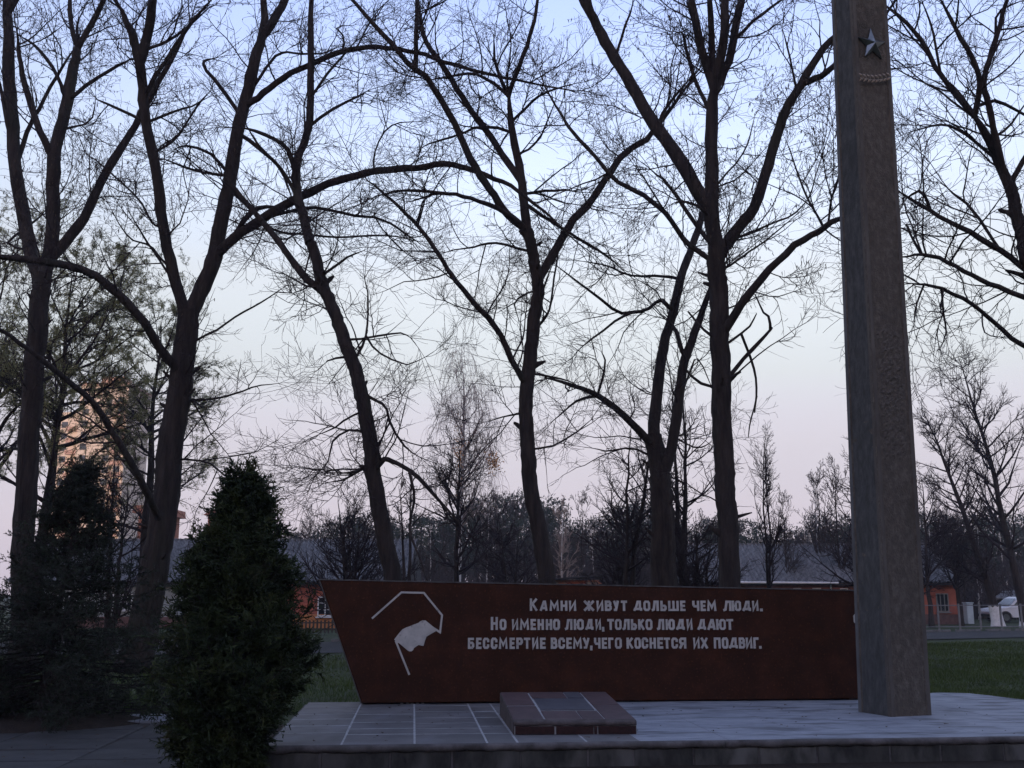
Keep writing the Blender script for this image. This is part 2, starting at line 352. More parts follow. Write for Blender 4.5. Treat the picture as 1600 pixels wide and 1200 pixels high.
# ------------------------------------------------------------------ platform
fl = gat(412, 1166, .2); fr_ = gat(1600, 1151, .2)
PA = math.atan2(fr_.y - fl.y, fr_.x - fl.x)
plat = empty('stone_platform', (fl.x, fl.y, 0), PA, label='low stone platform with grey tiles and pale cement top, under the red wall and obelisk', cat='platform')
PI_ = (Matrix.Translation((fl.x, fl.y, 0)) @ Matrix.Rotation(PA, 4, 'Z')).inverted()
def loc(px, py, z=.2): return PI_ @ gat(px, py, z)
W_, D_ = 9.2, 3.95
back = loc(1475, 1082); bk2 = loc(1600, 1093)
outline = [(0, 0), (W_, 0), (W_, 3.0), (bk2.x, bk2.y), (back.x + .3, back.y - .12), (back.x - .1, back.y), (back.x - .6, back.y - .25), (back.x - .9, D_), (0, D_)]
mb = MB(); mb.zprism([(x * .998 + .02, y + .03 if y < 1 else y) for x, y in outline], -.25, .1975); mb.build('core', M['mortar'], plat)
# right part: cement screed in large slabs, with thin joints
TS = 3.42    # where the tiles give way to the screed
cols = [0.0, .68, 1.34, 2.0, 2.28, 2.92, TS]
rowsets = [[0, .9, 1.5, 2.1, 2.6, 3.2, D_], [0, .75, 1.2, 1.75, 2.5, 3.2, D_], [0, .72, 1.15, 1.6, 2.1, 2.75, 3.4, D_], [0, .7, 1.3, 2.1, 2.7, 3.3, D_], [0, .66, 1.2, 1.9, 2.5, 3.2, D_], [0, .62, 1.2, 1.7, 2.5, 3.3, D_]]
for ci in range(len(cols) - 1):
    for ri in range(len(rowsets[ci]) - 1):
        x0, x1 = cols[ci] + .009, cols[ci + 1] - .009; y0, y1 = rowsets[ci][ri] + .02, rowsets[ci][ri + 1] - .02
        if ri == 0: y0 = .03
        if ci == 0: x0 = .02
        mb = MB(); mb.box(x0, x1, y0, y1, .12, .1995 + random.uniform(-.0015, .0015), bev=.003); mb.build('top_tile', M['tile'], plat)
import bmesh as _bm
def clip_cell(x0, x1, y0, y1):
    """cell clipped to the outline's back edge"""
    ys = lambda x: np.interp(x, [0, back.x - .9, back.x - .6, back.x - .1, back.x + .3, bk2.x, W_], [D_, D_, back.y - .25, back.y, back.y - .12, bk2.y, 3.0])
    pts = [(x0, y0), (x1, y0)]
    if y0 > ys((x0 + x1) / 2) - .1: return None
    top = [(x, min(y1, float(ys(x)))) for x in np.linspace(x1, x0, 5)]
    return pts + top
xe = [TS, 4.25, 5.1, 5.95, 6.8, 7.7, 8.5, W_]
for ci in range(len(xe) - 1):
    re_ = [0.03, 1.1 + .2 * (ci % 2), 2.2 + .15 * (ci % 3), 3.2, D_ + 1.2]
    for ri in range(4):
        g = .0035
        c = clip_cell(xe[ci] + g, xe[ci + 1] - g, re_[ri] + g, re_[ri + 1] - g)
        if c: mb = MB(); mb.zprism(c, .12, .2 + random.uniform(-.001, .0012)); mb.build('screed_slab', M['cement'], plat)
# front lip and facing stones
def wavy_lip(x0, x1, n):
    mb = MB(); vs = []
    for i in range(n + 1):
        x = x0 + (x1 - x0) * i / n; j = random.uniform(-.006, .006); k = random.uniform(-.014, .006)
        vs += [(x, .03, .2005), (x, -.012 + j, .197 + j * .2), (x, -.026 + j, .18), (x, -.022 + j, .145 + k), (x, .03, .14 + k)]
    fs = [(5 * i + a, 5 * i + a + 1, 5 * i + a + 6, 5 * i + a + 5) for i in range(n) for a in range(4)] + [tuple(range(5)), tuple(range(5 * n, 5 * n + 5))[::-1]]
    mb.add(vs, fs); return mb
wavy_lip(-.02, 4.2, 60).build('cement_lip', M['lip'], plat, smooth=True)
wavy_lip(4.204, W_, 70).build('cement_lip', M['lip'], plat, smooth=True)
mb = MB(); mb.box(.012, W_, -.002, .031, -.24, .139); mb.build('cement_bed', M['lip'], plat)
x = 0.0
while x < W_ - .1:
    w = random.choice([.42, .5, .56, .62, .7]); w = min(w, W_ - x)
    mb = MB(); mb.box(x + random.uniform(.003, .012), x + w - random.uniform(.003, .012), -.008 - random.uniform(0, .006), .05, -.22, .138, bev=.007)
    mb.build('facing_stone', M['stone'], plat); x += w
for j in range(6):
    mb = MB(); mb.box(-.016, .05, .02 + j * .64, .64 + j * .64 - .015, -.22, .185, bev=.008); mb.build('facing_stone', M['stone'], plat)
# small debris on the platform and paving
ptsL = []
for i in range(150):
    x, y = random.uniform(.2, 8), random.uniform(.1, 3.4)
    p = (Matrix.Translation((fl.x, fl.y, 0)) @ Matrix.Rotation(PA, 4, 'Z')) @ Vector((x, y, .206)); ptsL.append(p)
for i in range(160): ptsL.append(Vector((random.uniform(-6, -2.3), random.uniform(8.5, 13.2), .012)))
P = np.array([[p, p + Vector((random.uniform(-.02, .02), random.uniform(-.02, .02), random.uniform(.001, .012))), p + Vector((random.uniform(-.045, .045), random.uniform(-.03, .03), .004))] for p in ptsL])
V, F = ribbons(P, np.tile(np.array([.002, .010, .002]), (len(P), 1)), np.tile([0, 0, 1.0], (len(P), 1)) + rng.normal(size=(len(P), 3)) * .2)
link('fallen_leaves', np_mesh('fallen_leaves', V, F, M['litter'], False), kind='stuff', label='small dry leaves and twigs scattered on the platform and the paving', cat='leaf litter')

# ------------------------------------------------------------------ red memorial wall
wl = gat(565, 1101, .2); wr = gat(1340, 1094, .2)
WA = math.atan2(wr.y - wl.y, wr.x - wl.x)
WM = Matrix.Translation((wl.x, wl.y, 0)) @ Matrix.Rotation(WA, 4, 'Z'); WMi = WM.inverted()
wall = empty('memorial_wall', (wl.x, wl.y, 0), WA, label='long dark red granite wall with slanted end and white Cyrillic inscription', cat='memorial wall')
def onwall(px, py):
    d = WMi.to_3x3() @ ray(px, py); o = WMi @ Vector((0, 0, EYE)); q = o + d * (-o.y / d.y); return (q.x, q.z)
b0 = onwall(565, 1099); t0 = onwall(500, 906.5); t1 = onwall(1340, 923.5); b1 = onwall(1340, 1092)
ex = onwall(1366, 1092)[0]
def lerpx(p, q, x): return p[1] + (q[1] - p[1]) * (x - p[0]) / (q[0] - p[0])
tR = (ex + .05, lerpx(t0, t1, ex + .05)); bR = (ex - .1, lerpx(b0, b1, ex - .1))
poly = [b0, bR, tR, t0]
mb = MB(); TH = .34
cx_, cz_ = sum(p[0] for p in poly) / 4, sum(p[1] for p in poly) / 4
bv = .012
inn = []
for (x, z) in poly: inn.append((x + (bv if x < cx_ else -bv) * 1.1, z + (bv if z < cz_ else -bv)))
vs = [(x, 0, z) for x, z in inn] + [(x, bv, z) for x, z in poly] + [(x, TH, z) for x, z in poly]
fs = [(0, 1, 2, 3), (11, 10, 9, 8)] + [(i, i + 4, (i + 1) % 4 + 4, (i + 1) % 4) for i in range(4)] + [(i + 4, i + 8, (i + 1) % 4 + 8, (i + 1) % 4 + 4) for i in range(4)]
mb.add(vs, fs); mb.build('body', M['red'], wall)
# thin cement cap along the top and the slanted end
mb = MB(); mb.add([(t0[0] - .02, -.004, t0[1] + .001), (tR[0], -.004, tR[1] + .001), (tR[0], -.004, tR[1] + .016), (t0[0] - .025, -.004, t0[1] + .016),
                   (t0[0] - .02, TH + .01, t0[1] + .001), (tR[0], TH + .01, tR[1] + .001), (tR[0], TH + .01, tR[1] + .016), (t0[0] - .025, TH + .01, t0[1] + .016)],
                  [(0, 1, 2, 3), (4, 7, 6, 5), (0, 4, 5, 1), (3, 2, 6, 7), (0, 3, 7, 4), (1, 5, 6, 2)])
mb.build('cap', M['rim'], wall)
mb = MB(); mb.prism([(b0[0] - .012, b0[1]), (b0[0] - .001, b0[1]), (t0[0] - .001, t0[1] - .001), (t0[0] - .014, t0[1] - .001)], .004, TH, None); mb.build('end_edging', M['rim'], wall)
mb = MB(); mb.box(b0[0] + .35, bR[0] - .2, .09, TH - .03, .19, b0[1] + .02); mb.build('footing', M['dark'], wall)
for i in range(5): mb = MB(); x = b0[0] + .45 + i * .07 + random.uniform(0, .05); mb.box(x, x + .035, .03, .08, .2, .2 + random.uniform(.015, .03), bev=.004); mb.build('rubble', M['mortar'], wall)

# letters: stroke glyphs in a unit box (0..1, 0..1)
def arc(cx, cy, rx, ry, a0, a1, n=5): return [(cx + rx * math.cos(R(a0 + (a1 - a0) * i / n)), cy + ry * math.sin(R(a0 + (a1 - a0) * i / n))) for i in range(n + 1)]
def rbox(x0, x1, y0, y1, c=.22):
    w = x1 - x0; h = y1 - y0; cx = min(c, w * .4) ; cy = min(c * .75, h * .4)
    return [(x0 + cx, y0), (x1 - cx, y0), (x1, y0 + cy), (x1, y1 - cy), (x1 - cx, y1), (x0 + cx, y1), (x0, y1 - cy), (x0, y0 + cy), (x0 + cx, y0)]
GL = {
 'К': [[(0, 0), (0, 1)], [(0, .42), (.95, 1)], [(.3, .58), (1, 0)]],
 'А': [[(0, 0), (.55, 1), (.75, 1), (1, 0)], [(.2, .22), (.95, .22)]],
 'М': [[(0, 0), (.06, 1), (.5, .3), (.94, 1), (1, 0)]],
 'Н': [[(0, 0), (0, 1)], [(1, 0), (1, 1)], [(0, .5), (1, .5)]],
 'И': [[(0, 1), (0, 0), (1, 1), (1, 0)]],
 'Ж': [[(.5, 0), (.5, 1)], [(0, 1), (.5, .5), (0, 0)], [(1, 1), (.5, .5), (1, 0)]],
 'В': [[(0, 0), (0, 1), (.7, 1), (.9, .85), (.9, .65), (.7, .53), (0, .53)], [(.7, .53), (1, .38), (1, .14), (.75, 0), (0, 0)]],
 'У': [[(0, 1), (.52, .4)], [(1, 1), (.45, 0), (.15, 0)]],
 'Т': [[(0, 1), (1, 1)], [(.5, 1), (.5, 0)]],
 'Д': [[(.16, .12), (.5, 1), (.82, 1), (.82, .12)], [(0, 0), (.06, .12), (1, .12), (1, 0)]],
 'О': [rbox(0, 1, 0, 1)],
 'Л': [[(0, 0), (.2, .05), (.42, 1), (1, 1), (1, 0)]],
 'Ь': [[(0, 1), (0, 0), (.75, 0), (1, .15), (1, .36), (.75, .5), (0, .5)]],
 'Ш': [[(0, 1), (0, 0), (1, 0), (1, 1)], [(.5, 0), (.5, 1)]],
 'Е': [[(1, 1), (0, 1), (0, 0), (1, 0)], [(0, .5), (.85, .5)]],
 'Ч': [[(0, 1), (0, .6), (.2, .44), (1, .44)], [(1, 1), (1, 0)]],
 'Ю': [[(0, 0), (0, 1)], [(0, .5), (.42, .5)], rbox(.42, 1, 0, 1, .16)],
 'Б': [[(.95, 1), (0, 1), (0, 0), (.75, 0), (1, .15), (1, .42), (.75, .56), (0, .56)]],
 'С': [[(1, .74), (1, .86), (.76, 1), (.24, 1), (0, .84), (0, .16), (.24, 0), (.76, 0), (1, .14), (1, .26)]],
 'Р': [[(0, 0), (0, 1), (.75, 1), (1, .86), (1, .6), (.75, .45), (0, .45)]],
 'Г': [[(0, 0), (0, 1), (1, 1)]],
 'Я': [[(1, 0), (1, 1), (.25, 1), (0, .86), (0, .6), (.25, .45), (1, .45)], [(.4, .45), (0, 0)]],
 'Х': [[(0, 0), (1, 1)], [(0, 1), (1, 0)]],
 'П': [[(0, 0), (0, 1), (1, 1), (1, 0)]],
 '.': [[(.35, 0), (.65, 0)]],
 ',': [[(.62, .1), (.5, -.02), (.3, -.2)]],
}
def stroke(mb, pts, w, y0=-.009, y1=.004, jit=0.0):
    """a continuous mitred bar along pts in the wall plane"""
    h = w / 2; n = len(pts); L, Rr = [], []
    closed = n > 3 and (Vector(pts[0]) - Vector(pts[-1])).length < 1e-6
    for i in range(n):
        p = Vector(pts[i])
        dp = (p - Vector(pts[i - 1])).normalized() if i > 0 else None
        dn = (Vector(pts[i + 1]) - p).normalized() if i < n - 1 else None
        if closed and dp is None: dp = (p - Vector(pts[-2])).normalized()
        if closed and dn is None: dn = (Vector(pts[1]) - p).normalized()
        if dp is None: p = p - dn * h * .9; dp = dn
        if dn is None: p = p + dp * h * .9; dn = dp
        t = dp + dn
        if t.length < .35: t = Vector((-dn.y, dn.x)) * 1.0 if False else dn
        t.normalize(); nn = Vector((-t.y, t.x)); c = max(.5, abs(nn.dot(Vector((-dn.y, dn.x)))))
        q = h / c + random.uniform(-jit, jit)
        L.append(p + nn * q); Rr.append(p - nn * q)
    vs = [];
    for i in range(n): vs += [(L[i].x, y0, L[i].y), (Rr[i].x, y0, Rr[i].y), (L[i].x, y1, L[i].y), (Rr[i].x, y1, Rr[i].y)]
    fs = []
    for i in range(n - 1):
        a, b = 4 * i, 4 * i + 4
        fs += [(a, a + 1, b + 1, b), (a, b, b + 2, a + 2), (a + 1, a + 3, b + 3, b + 1)]
    fs += [(0, 2, 3, 1), (4 * n - 4, 4 * n - 3, 4 * n - 1, 4 * n - 2)]
    mb.add(vs, fs)
lines = [
 (954.6, 938.2, 954.8, 938.6, [('К', 690, 765), ('А', 790, 865), ('М', 888, 980), ('Н', 997, 1064), ('И', 1081, 1152), ('Ж', 1231, 1331), ('И', 1357, 1424), ('В', 1441, 1507), ('У', 1525, 1578), ('Т', 1601, 1661),
   ('Д', 1726, 1811), ('О', 1826, 1891), ('Л', 1908, 1976), ('Ь', 1996, 2056), ('Ш', 2074, 2176), ('Е', 2194, 2244), ('Ч', 2316, 2381), ('Е', 2398, 2446), ('М', 2464, 2551), ('Л', 2623, 2701), ('Ю', 2711, 2798), ('Д', 2816, 2896), ('И', 2914, 2973), ('.', 2991, 3014)]),
 (984.4, 967.2, 984.2, 967.2, [('Н', 300, 370), ('О', 388, 455), ('И', 510, 575), ('М', 590, 682), ('Е', 697, 752), ('Н', 768, 830), ('Н', 850, 912), ('О', 922, 990), ('Л', 1040, 1115), ('Ю', 1130, 1228), ('Д', 1245, 1325), ('И', 1345, 1402), (',', 1412, 1432), ('Т', 1465, 1530), ('О', 1541, 1606),
   ('Л', 1616, 1686), ('Ь', 1701, 1758), ('К', 1774, 1833), ('О', 1848, 1914), ('Л', 1961, 2031), ('Ю', 2048, 2136), ('Д', 2153, 2236), ('И', 2258, 2314), ('Д', 2366, 2448), ('А', 2466, 2541), ('Ю', 2554, 2646), ('Т', 2656, 2721)]),
 (1014.0, 996.4, 1013.2, 996.0, [('Б', 70, 135), ('Е', 152, 208), ('С', 220, 285), ('С', 300, 365), ('М', 380, 468), ('Е', 487, 540), ('Р', 555, 620), ('Т', 630, 695), ('И', 712, 775), ('Е', 792, 848), ('В', 900, 965), ('С', 975, 1040), ('Е', 1055, 1110), ('М', 1122, 1210), ('У', 1222, 1285), (',', 1292, 1315), ('Ч', 1332, 1395), ('Е', 1410, 1462), ('Г', 1475, 1525), ('О', 1541, 1608),
   ('К', 1658, 1721), ('О', 1736, 1798), ('С', 1808, 1871), ('Н', 1888, 1948), ('Е', 1966, 2021), ('Т', 2031, 2091), ('С', 2106, 2168), ('Я', 2184, 2251), ('И', 2324, 2386), ('Х', 2401, 2466), ('П', 2531, 2594), ('О', 2611, 2671), ('Д', 2681, 2766), ('В', 2781, 2841), ('И', 2851, 2911), ('Г', 2926, 2974), ('.', 2984, 3001)]),
]
SW = .029
for li, (bl, tl, br, tr, gl) in enumerate(lines):
    for gi, (ch, xa, xb) in enumerate(gl):
        f = (xa - 70) / 2950; yb_ = bl + (br - bl) * f; yt_ = tl + (tr - tl) * f
        if gi == 0 and li < 2: yt_ -= 3.4
        x0, z0 = onwall(720 + xa / 6.4, yb_); x1, z1 = onwall(720 + xb / 6.4, yt_)
        x0 += SW / 2; x1 -= SW / 2; z0 += SW / 2; z1 -= SW / 2
        mb = MB()
        for s in GL[ch]:
            q = [(x0 + (x1 - x0) * a_, z0 + (z1 - z0) * b_ if ch != ',' else z0 + (z1 - z0) * b_) for a_, b_ in s]
            yy = -.011 - .0004 * random.random()
            stroke(mb, q, SW * (1.25 if ch in '.' else 1) * random.uniform(.94, 1.05), yy, .004, jit=.0007)
        mb.build('letter', M['white'], wall)
# emblem: broken line, face-like patch, lower line
def em(x, y): return onwall(560 + x / 7.056, 900 + y / 7.056)
mb = MB(); stroke(mb, [em(*p) for p in ((157, 462), (475, 180), (722, 186), (922, 432), (900, 620))], .0235); mb.build('emblem_line', M['white'], wall)
blob = [(908, 640), (858, 606), (815, 630), (750, 668), (735, 710), (718, 770), (695, 768), (665, 760), (640, 775), (612, 795), (605, 815), (585, 830), (560, 830), (540, 818), (490, 776), (445, 738), (432, 742), (425, 735), (395, 700), (440, 640), (485, 588), (530, 565), (560, 556), (610, 535), (660, 517), (680, 500), (710, 488), (740, 490), (775, 518), (830, 562), (880, 594), (905, 612)]
mb = MB(); mb.prism([em(*p) for p in blob], -.0072, .004); mb.build('emblem_patch', M['white'], wall)
mb = MB(); stroke(mb, [em(414, 722), em(558, 1080)], .0235, -.0062); mb.build('emblem_line', M['white'], wall)
mb = MB(); mb.prism([onwall(*p) for p in ((1333, 962), (1341, 954), (1357, 951), (1372, 957), (1375, 970), (1366, 981), (1350, 984), (1341, 979), (1334, 972))], -.0065, .004); mb.build('emblem_patch', M['white'], wall)

# ------------------------------------------------------------------ sloping slab in front of the wall
fL, fR = gat(804, 1148, .2), gat(995, 1147, .2); bL, bR_ = gat(775, 1117, .2), None
SAng = math.atan2(fR.y - fL.y, fR.x - fL.x)
sw = (fR - fL).length
slab = empty('memorial_slab', (fL.x, fL.y, .2), SAng, label='low sloping granite slab with white mortar joints lying before the inscribed wall', cat='memorial slab')
SMi = (Matrix.Translation((fL.x, fL.y, .2)) @ Matrix.Rotation(SAng, 4, 'Z')).inverted()
bl_ = SMi @ bL; sdp = bl_.y; shx = bl_.x; hF, hB = .128, .245
def sp(s, t, dz=0): return (s * sw * (1 + .0 * t) + shx * t * (1 - s) * .6 + shx * t * s * .6, t * sdp, hF + (hB - hF) * t + dz)
mb = MB()
c4 = [sp(0, 0), sp(1, 0), sp(1, 1), sp(0, 1)]
def spb(s, t): q = sp(s, t); return (q[0], q[1], .001)
vs = [spb(0, 0), spb(1, 0), spb(1, 1), spb(0, 1)] + [(q[0], q[1] + .015, q[2] - .008) if i < 2 else (q[0], q[1], q[2] - .008) for i, q in enumerate(c4)]
mb.add(vs, [(3, 2, 1, 0), (4, 5, 6, 7), (0, 1, 5, 4), (1, 2, 6, 5), (2, 3, 7, 6), (3, 0, 4, 7)]); mb.build('core', M['mortar'], slab)
def stile(s0, s1, t0_, t1_, mat, g=.008, gt=.016, name='granite_tile'):
    a0 = g / sw if s0 > .01 else 0; a1 = g / sw if s1 < .99 else 0; b0_ = gt / sdp if t0_ > .06 else 0; b1_ = gt / sdp if t1_ < .99 else 0
    q = [(s0 + a0, t0_ + b0_), (s1 - a1, t0_ + b0_), (s1 - a1, t1_ - b1_), (s0 + a0, t1_ - b1_)]
    mb = MB(); vs = [sp(*p, -.02) for p in q] + [sp(*p, 0.0) for p in q]
    mb.add(vs, [(3, 2, 1, 0), (4, 5, 6, 7), (0, 1, 5, 4), (1, 2, 6, 5), (2, 3, 7, 6), (3, 0, 4, 7)]); mb.build(name, mat, slab)
T_ = .045
for (s0, s1, u0, u1, mt, gg, gt) in ((0, .26, T_, .5, 'slab_red', .015, .034), (0, .26, .5, 1, 'slab_red', .015, .034), (.26, .75, .33, .775, 'slab_dark', .015, .034), (.26, .59, .776, 1, 'slab_red', .006, .001),
                              (.59, .75, .776, 1, 'slab_dark', .006, .001), (.26, .57, T_, .33, 'slab_red', .008, .034), (.57, .75, T_, .33, 'slab_red', .006, .034), (.75, 1, T_, .52, 'slab_red', .013, .006), (.75, 1, .52, 1, 'slab_red', .013, .006)):
    stile(s0, s1, u0, u1, M[mt], gg, gt)
mb = MB(); n = 24; vs = []
for i in range(n + 1):
    s = i / n; x = s * sw; j = random.uniform(-.004, .004)
    vs += [sp(s, T_ - .002, .001), (x, .01, hF - .004), (x, -.008 + j, hF - .02), (x, -.004 + j, hF - .045 + j), (x, .03, hF - .05)]
mb.add(vs, [(5 * i + a, 5 * i + a + 1, 5 * i + a + 6, 5 * i + a + 5) for i in range(n) for a in range(4)] + [tuple(range(5)), tuple(range(5 * n, 5 * n + 5))[::-1]])
mb.build('cement_edge', M['slab_cement'], slab, smooth=True)
for s0, s1 in ((.005, .325), (.34, .645), (.652, .675), (.685, .995)):
    mb = MB(); mb.box(s0 * sw, s1 * sw, -.009, .02, .002, hF - .052, bev=.003); mb.build('granite_block', M['brick_dark'], slab)
mb = MB()
vs = [spb(0, .01), spb(0, .99), sp(0, .99, -.004), sp(0, .01, -.012)]; mb.add(vs + [(x - .012, y, z) for x, y, z in vs], [(0, 1, 2, 3), (7, 6, 5, 4), (0, 4, 5, 1), (1, 5, 6, 2), (2, 6, 7, 3), (3, 7, 4, 0)])
mb.build('side_facing', M['slab_cement'], slab)

# ------------------------------------------------------------------ obelisk
oc = gat(1393, 1120.5, .2)
OA = R(20)
ob = empty('obelisk', (oc.x, oc.y, .2), 0, label='tall tapering grey concrete obelisk with a metal star at the right of the platform', cat='obelisk')
HT = 12.5
u_ = Vector((math.cos(OA), math.sin(OA), 0)); v_ = Vector((-math.sin(OA), math.cos(OA), 0))
def pxx(p):
    q = p - Vector((0, 0, EYE)); d = q.y * CT + q.z * ST; return 800 + FPX * q.x / d, 600 - FPX * (q.z * CT - q.y * ST) / d
wR, wL = .5, .6
def fit(f, target, lo, hi):
    for _ in range(40):
        m_ = (lo + hi) / 2
        if f(m_) < target: lo = m_
        else: hi = m_
    return (lo + hi) / 2
wR = fit(lambda w: pxx(oc + u_ * w)[0], 1455, .1, 1.2)
wL = fit(lambda w: -pxx(oc + v_ * w)[0], -1342, .1, 1.5)
# at height zt (image row 0): corner, right and left pixel columns 1331, 1385.5, 1300.5
zt = 8.6 - .2
top_c = Vector((at(1331.5, 0, oc.y + .06).x, oc.y + .06, 0)); zt = at(1331.5, 0, oc.y + .06).z - .2
tw = fit(lambda w: pxx(top_c + Vector((0, 0, zt + .2)) + u_ * w)[0], 1385.5, .1, 1.2)
tl = fit(lambda w: -pxx(top_c + Vector((0, 0, zt + .2)) + v_ * w)[0], -1300.5, .1, 1.5)
def obc(z):
    k = z / zt; c = Vector((0, 0, 0)).lerp(Vector((top_c.x - oc.x, top_c.y - oc.y, 0)), k); return c + Vector((0, 0, z)), wR + (tw - wR) * k, wL + (tl - wL) * k
def obp(z, a, b, off=0.0):
    """a metres along the right face from the near corner, b along the left face; off outward from the right face"""
    c, w, l = obc(z); return c + u_ * a + v_ * b
# body with shallow recessed panels on the two faces in view: edge strips stand proud
nz_ = 240; zs = [HT * i / nz_ for i in range(nz_ + 1)]
mb = MB(); vs = []
rim = .055
for z in zs:
    c, w, l = obc(z); rc = .011
    ring = [c + u_ * 0 + v_ * 0, c + u_ * rim, c + u_ * (rim + .012) + v_ * rc, c + u_ * (w - rim - .012) + v_ * rc, c + u_ * (w - rim), c + u_ * w, c + u_ * w + v_ * l, c + v_ * l, c + v_ * (l - rim), c + v_ * (l - rim - .012) + u_ * rc,
            c + v_ * (rim + .012) + u_ * rc, c + v_ * rim]
    for q in ring: vs.append(q + Vector((random.uniform(-.0016, .0016), random.uniform(-.0016, .0016), 0)))
k = 12
fs = [(i * k + j, i * k + (j + 1) % k, (i + 1) * k + (j + 1) % k, (i + 1) * k + j) for i in range(nz_) for j in range(k)] + [tuple(range(k))[::-1], tuple(range(nz_ * k, nz_ * k + k))]
mb.add(vs, fs); mb.build('shaft', M['obelisk'], ob)
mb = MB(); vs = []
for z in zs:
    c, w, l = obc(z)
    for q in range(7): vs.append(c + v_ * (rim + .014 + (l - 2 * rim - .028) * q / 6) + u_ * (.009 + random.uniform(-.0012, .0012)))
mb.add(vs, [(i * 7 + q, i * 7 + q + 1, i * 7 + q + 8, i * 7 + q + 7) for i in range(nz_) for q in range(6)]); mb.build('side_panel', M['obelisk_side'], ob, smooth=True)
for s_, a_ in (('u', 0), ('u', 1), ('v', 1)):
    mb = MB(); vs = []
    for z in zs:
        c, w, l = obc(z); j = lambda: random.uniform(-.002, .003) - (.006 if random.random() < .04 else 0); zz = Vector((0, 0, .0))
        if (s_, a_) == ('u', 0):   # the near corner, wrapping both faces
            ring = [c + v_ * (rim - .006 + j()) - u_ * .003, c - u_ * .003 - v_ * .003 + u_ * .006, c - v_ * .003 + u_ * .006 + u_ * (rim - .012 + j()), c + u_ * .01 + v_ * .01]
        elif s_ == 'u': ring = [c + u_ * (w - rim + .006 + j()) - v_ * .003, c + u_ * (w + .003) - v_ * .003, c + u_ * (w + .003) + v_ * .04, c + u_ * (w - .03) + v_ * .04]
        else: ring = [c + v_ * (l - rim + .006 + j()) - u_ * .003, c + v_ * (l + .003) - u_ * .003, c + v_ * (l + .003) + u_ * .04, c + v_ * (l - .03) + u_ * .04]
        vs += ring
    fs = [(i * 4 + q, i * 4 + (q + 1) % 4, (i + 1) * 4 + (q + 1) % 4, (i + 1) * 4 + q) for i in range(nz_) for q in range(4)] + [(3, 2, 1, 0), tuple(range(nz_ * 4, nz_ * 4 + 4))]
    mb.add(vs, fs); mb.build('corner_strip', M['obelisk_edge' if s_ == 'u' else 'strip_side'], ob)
# worn relief on the right face
zA = at(1410, 720, oc.y).z - .2; zB = at(1410, 505, oc.y).z - .2
nu, nv = 26, 120; vs = []
hmap = rng.normal(size=(nv // 2 + 3, nu // 2 + 3))
for j in range(nv + 1):
    z = zA + (zB - zA) * j / nv; c, w, l = obc(z)
    for i in range(nu + 1):
        s = i / nu; h = hmap[j // 2, i // 2] * .5 + hmap[(j + 1) // 2, (i + 1) // 2] * .5 + rng.normal() * .3
        edge = min(1, min(s, 1 - s) * 7) * min(1, min(j, nv - j) / 8)
        vs.append(c + u_ * (.085 + (w - .17) * s) + v_ * (.0125 - edge * (.005 + .006 * max(-1, min(1.6, h)))))
mb = MB(); mb.add(vs, [(j * (nu + 1) + i, j * (nu + 1) + i + 1, (j + 1) * (nu + 1) + i + 1, (j + 1) * (nu + 1) + i) for j in range(nv) for i in range(nu)])
mb.build('worn_relief', M['relief'], ob)
# cap above the frame
c, w, l = obc(HT); ap = c + u_ * w / 2 + v_ * l / 2 + Vector((0, 0, .5))
mb = MB(); mb.add([c, c + u_ * w, c + u_ * w + v_ * l, c + v_ * l, ap], [(3, 2, 1, 0), (0, 1, 4), (1, 2, 4), (2, 3, 4), (3, 0, 4)]); mb.build('cap', M['obelisk'], ob)
# star
def onface(px, py):
    o = Vector((0, 0, EYE)); d = ray(px, py); nrm = -v_; p0 = oc + (top_c - Vector((oc.x, oc.y, 0))) * .9; t = (p0 - o).dot(nrm) / d.dot(nrm); q = o + d * t; return q
ctr = onface(1362, 70) - oc; rad = abs(onface(1382, 68).x - onface(1340, 68).x) / 2 / math.cos(OA) * 1.05
up_ = Vector((0, 0, 1)); nv_ = -v_
pts = []
for i in range(10):
    rr_ = rad if i % 2 == 0 else rad * .40; t = PI / 2 + i * PI / 5 + R(2)
    pts.append(ctr + u_ * math.cos(t) * rr_ + up_ * math.sin(t) * rr_ + nv_ * .012)
apx = ctr + nv_ * .075; bk = [p - nv_ * .045 for p in pts]
star = empty('metal_star', oc + ctr, 0, label='faceted five-pointed metal star fixed high on the obelisk', cat='star')
mb = MB(); mb.add([p - ctr for p in pts] + [apx - ctr] + [p - ctr for p in bk], [(i, (i + 1) % 10, 10) for i in range(10)] + [(i, i + 11, (i + 1) % 10 + 11, (i + 1) % 10) for i in range(10)])
mb.build('star_body', M['star'], star)
# laurel branch
la, lb = onface(1342, 123) - oc, onface(1391, 122) - oc
lr = empty('laurel_branch', oc + la, 0, label='small metal laurel branch fixed below the star on the obelisk', cat='laurel branch')
d = lb - la; stem = []
for i in range(9):
    t = i / 8; q = d * t + Vector((0, 0, -.035 * math.sin(PI * t) - .0 * t)) + nv_ * (.03); stem.append(q)
mb = MB()
for i in range(8): mb.cyl(stem[i], stem[i + 1], .006, 6)
mb.build('stem', M['bronze'], lr)
lf = MB()
L_ = .085
for a_, bb_, cc_ in ((0, 0, 0),): pass
lv = [(-.5, 0, 0), (-.15, .16, .1), (.2, .14, .1), (.5, 0, 0), (.2, -.14, .1), (-.15, -.16, .1), (0, 0, .22), (0, 0, -.05)]
lf.add([(x * L_, y * L_, z * L_) for x, y, z in lv], [(0, 1, 6), (1, 2, 6), (2, 3, 6), (3, 4, 6), (4, 5, 6), (5, 0, 6), (1, 0, 7), (2, 1, 7), (3, 2, 7), (4, 3, 7), (5, 4, 7), (0, 5, 7)])
lme = lf.mesh('leaf', M['bronze'])
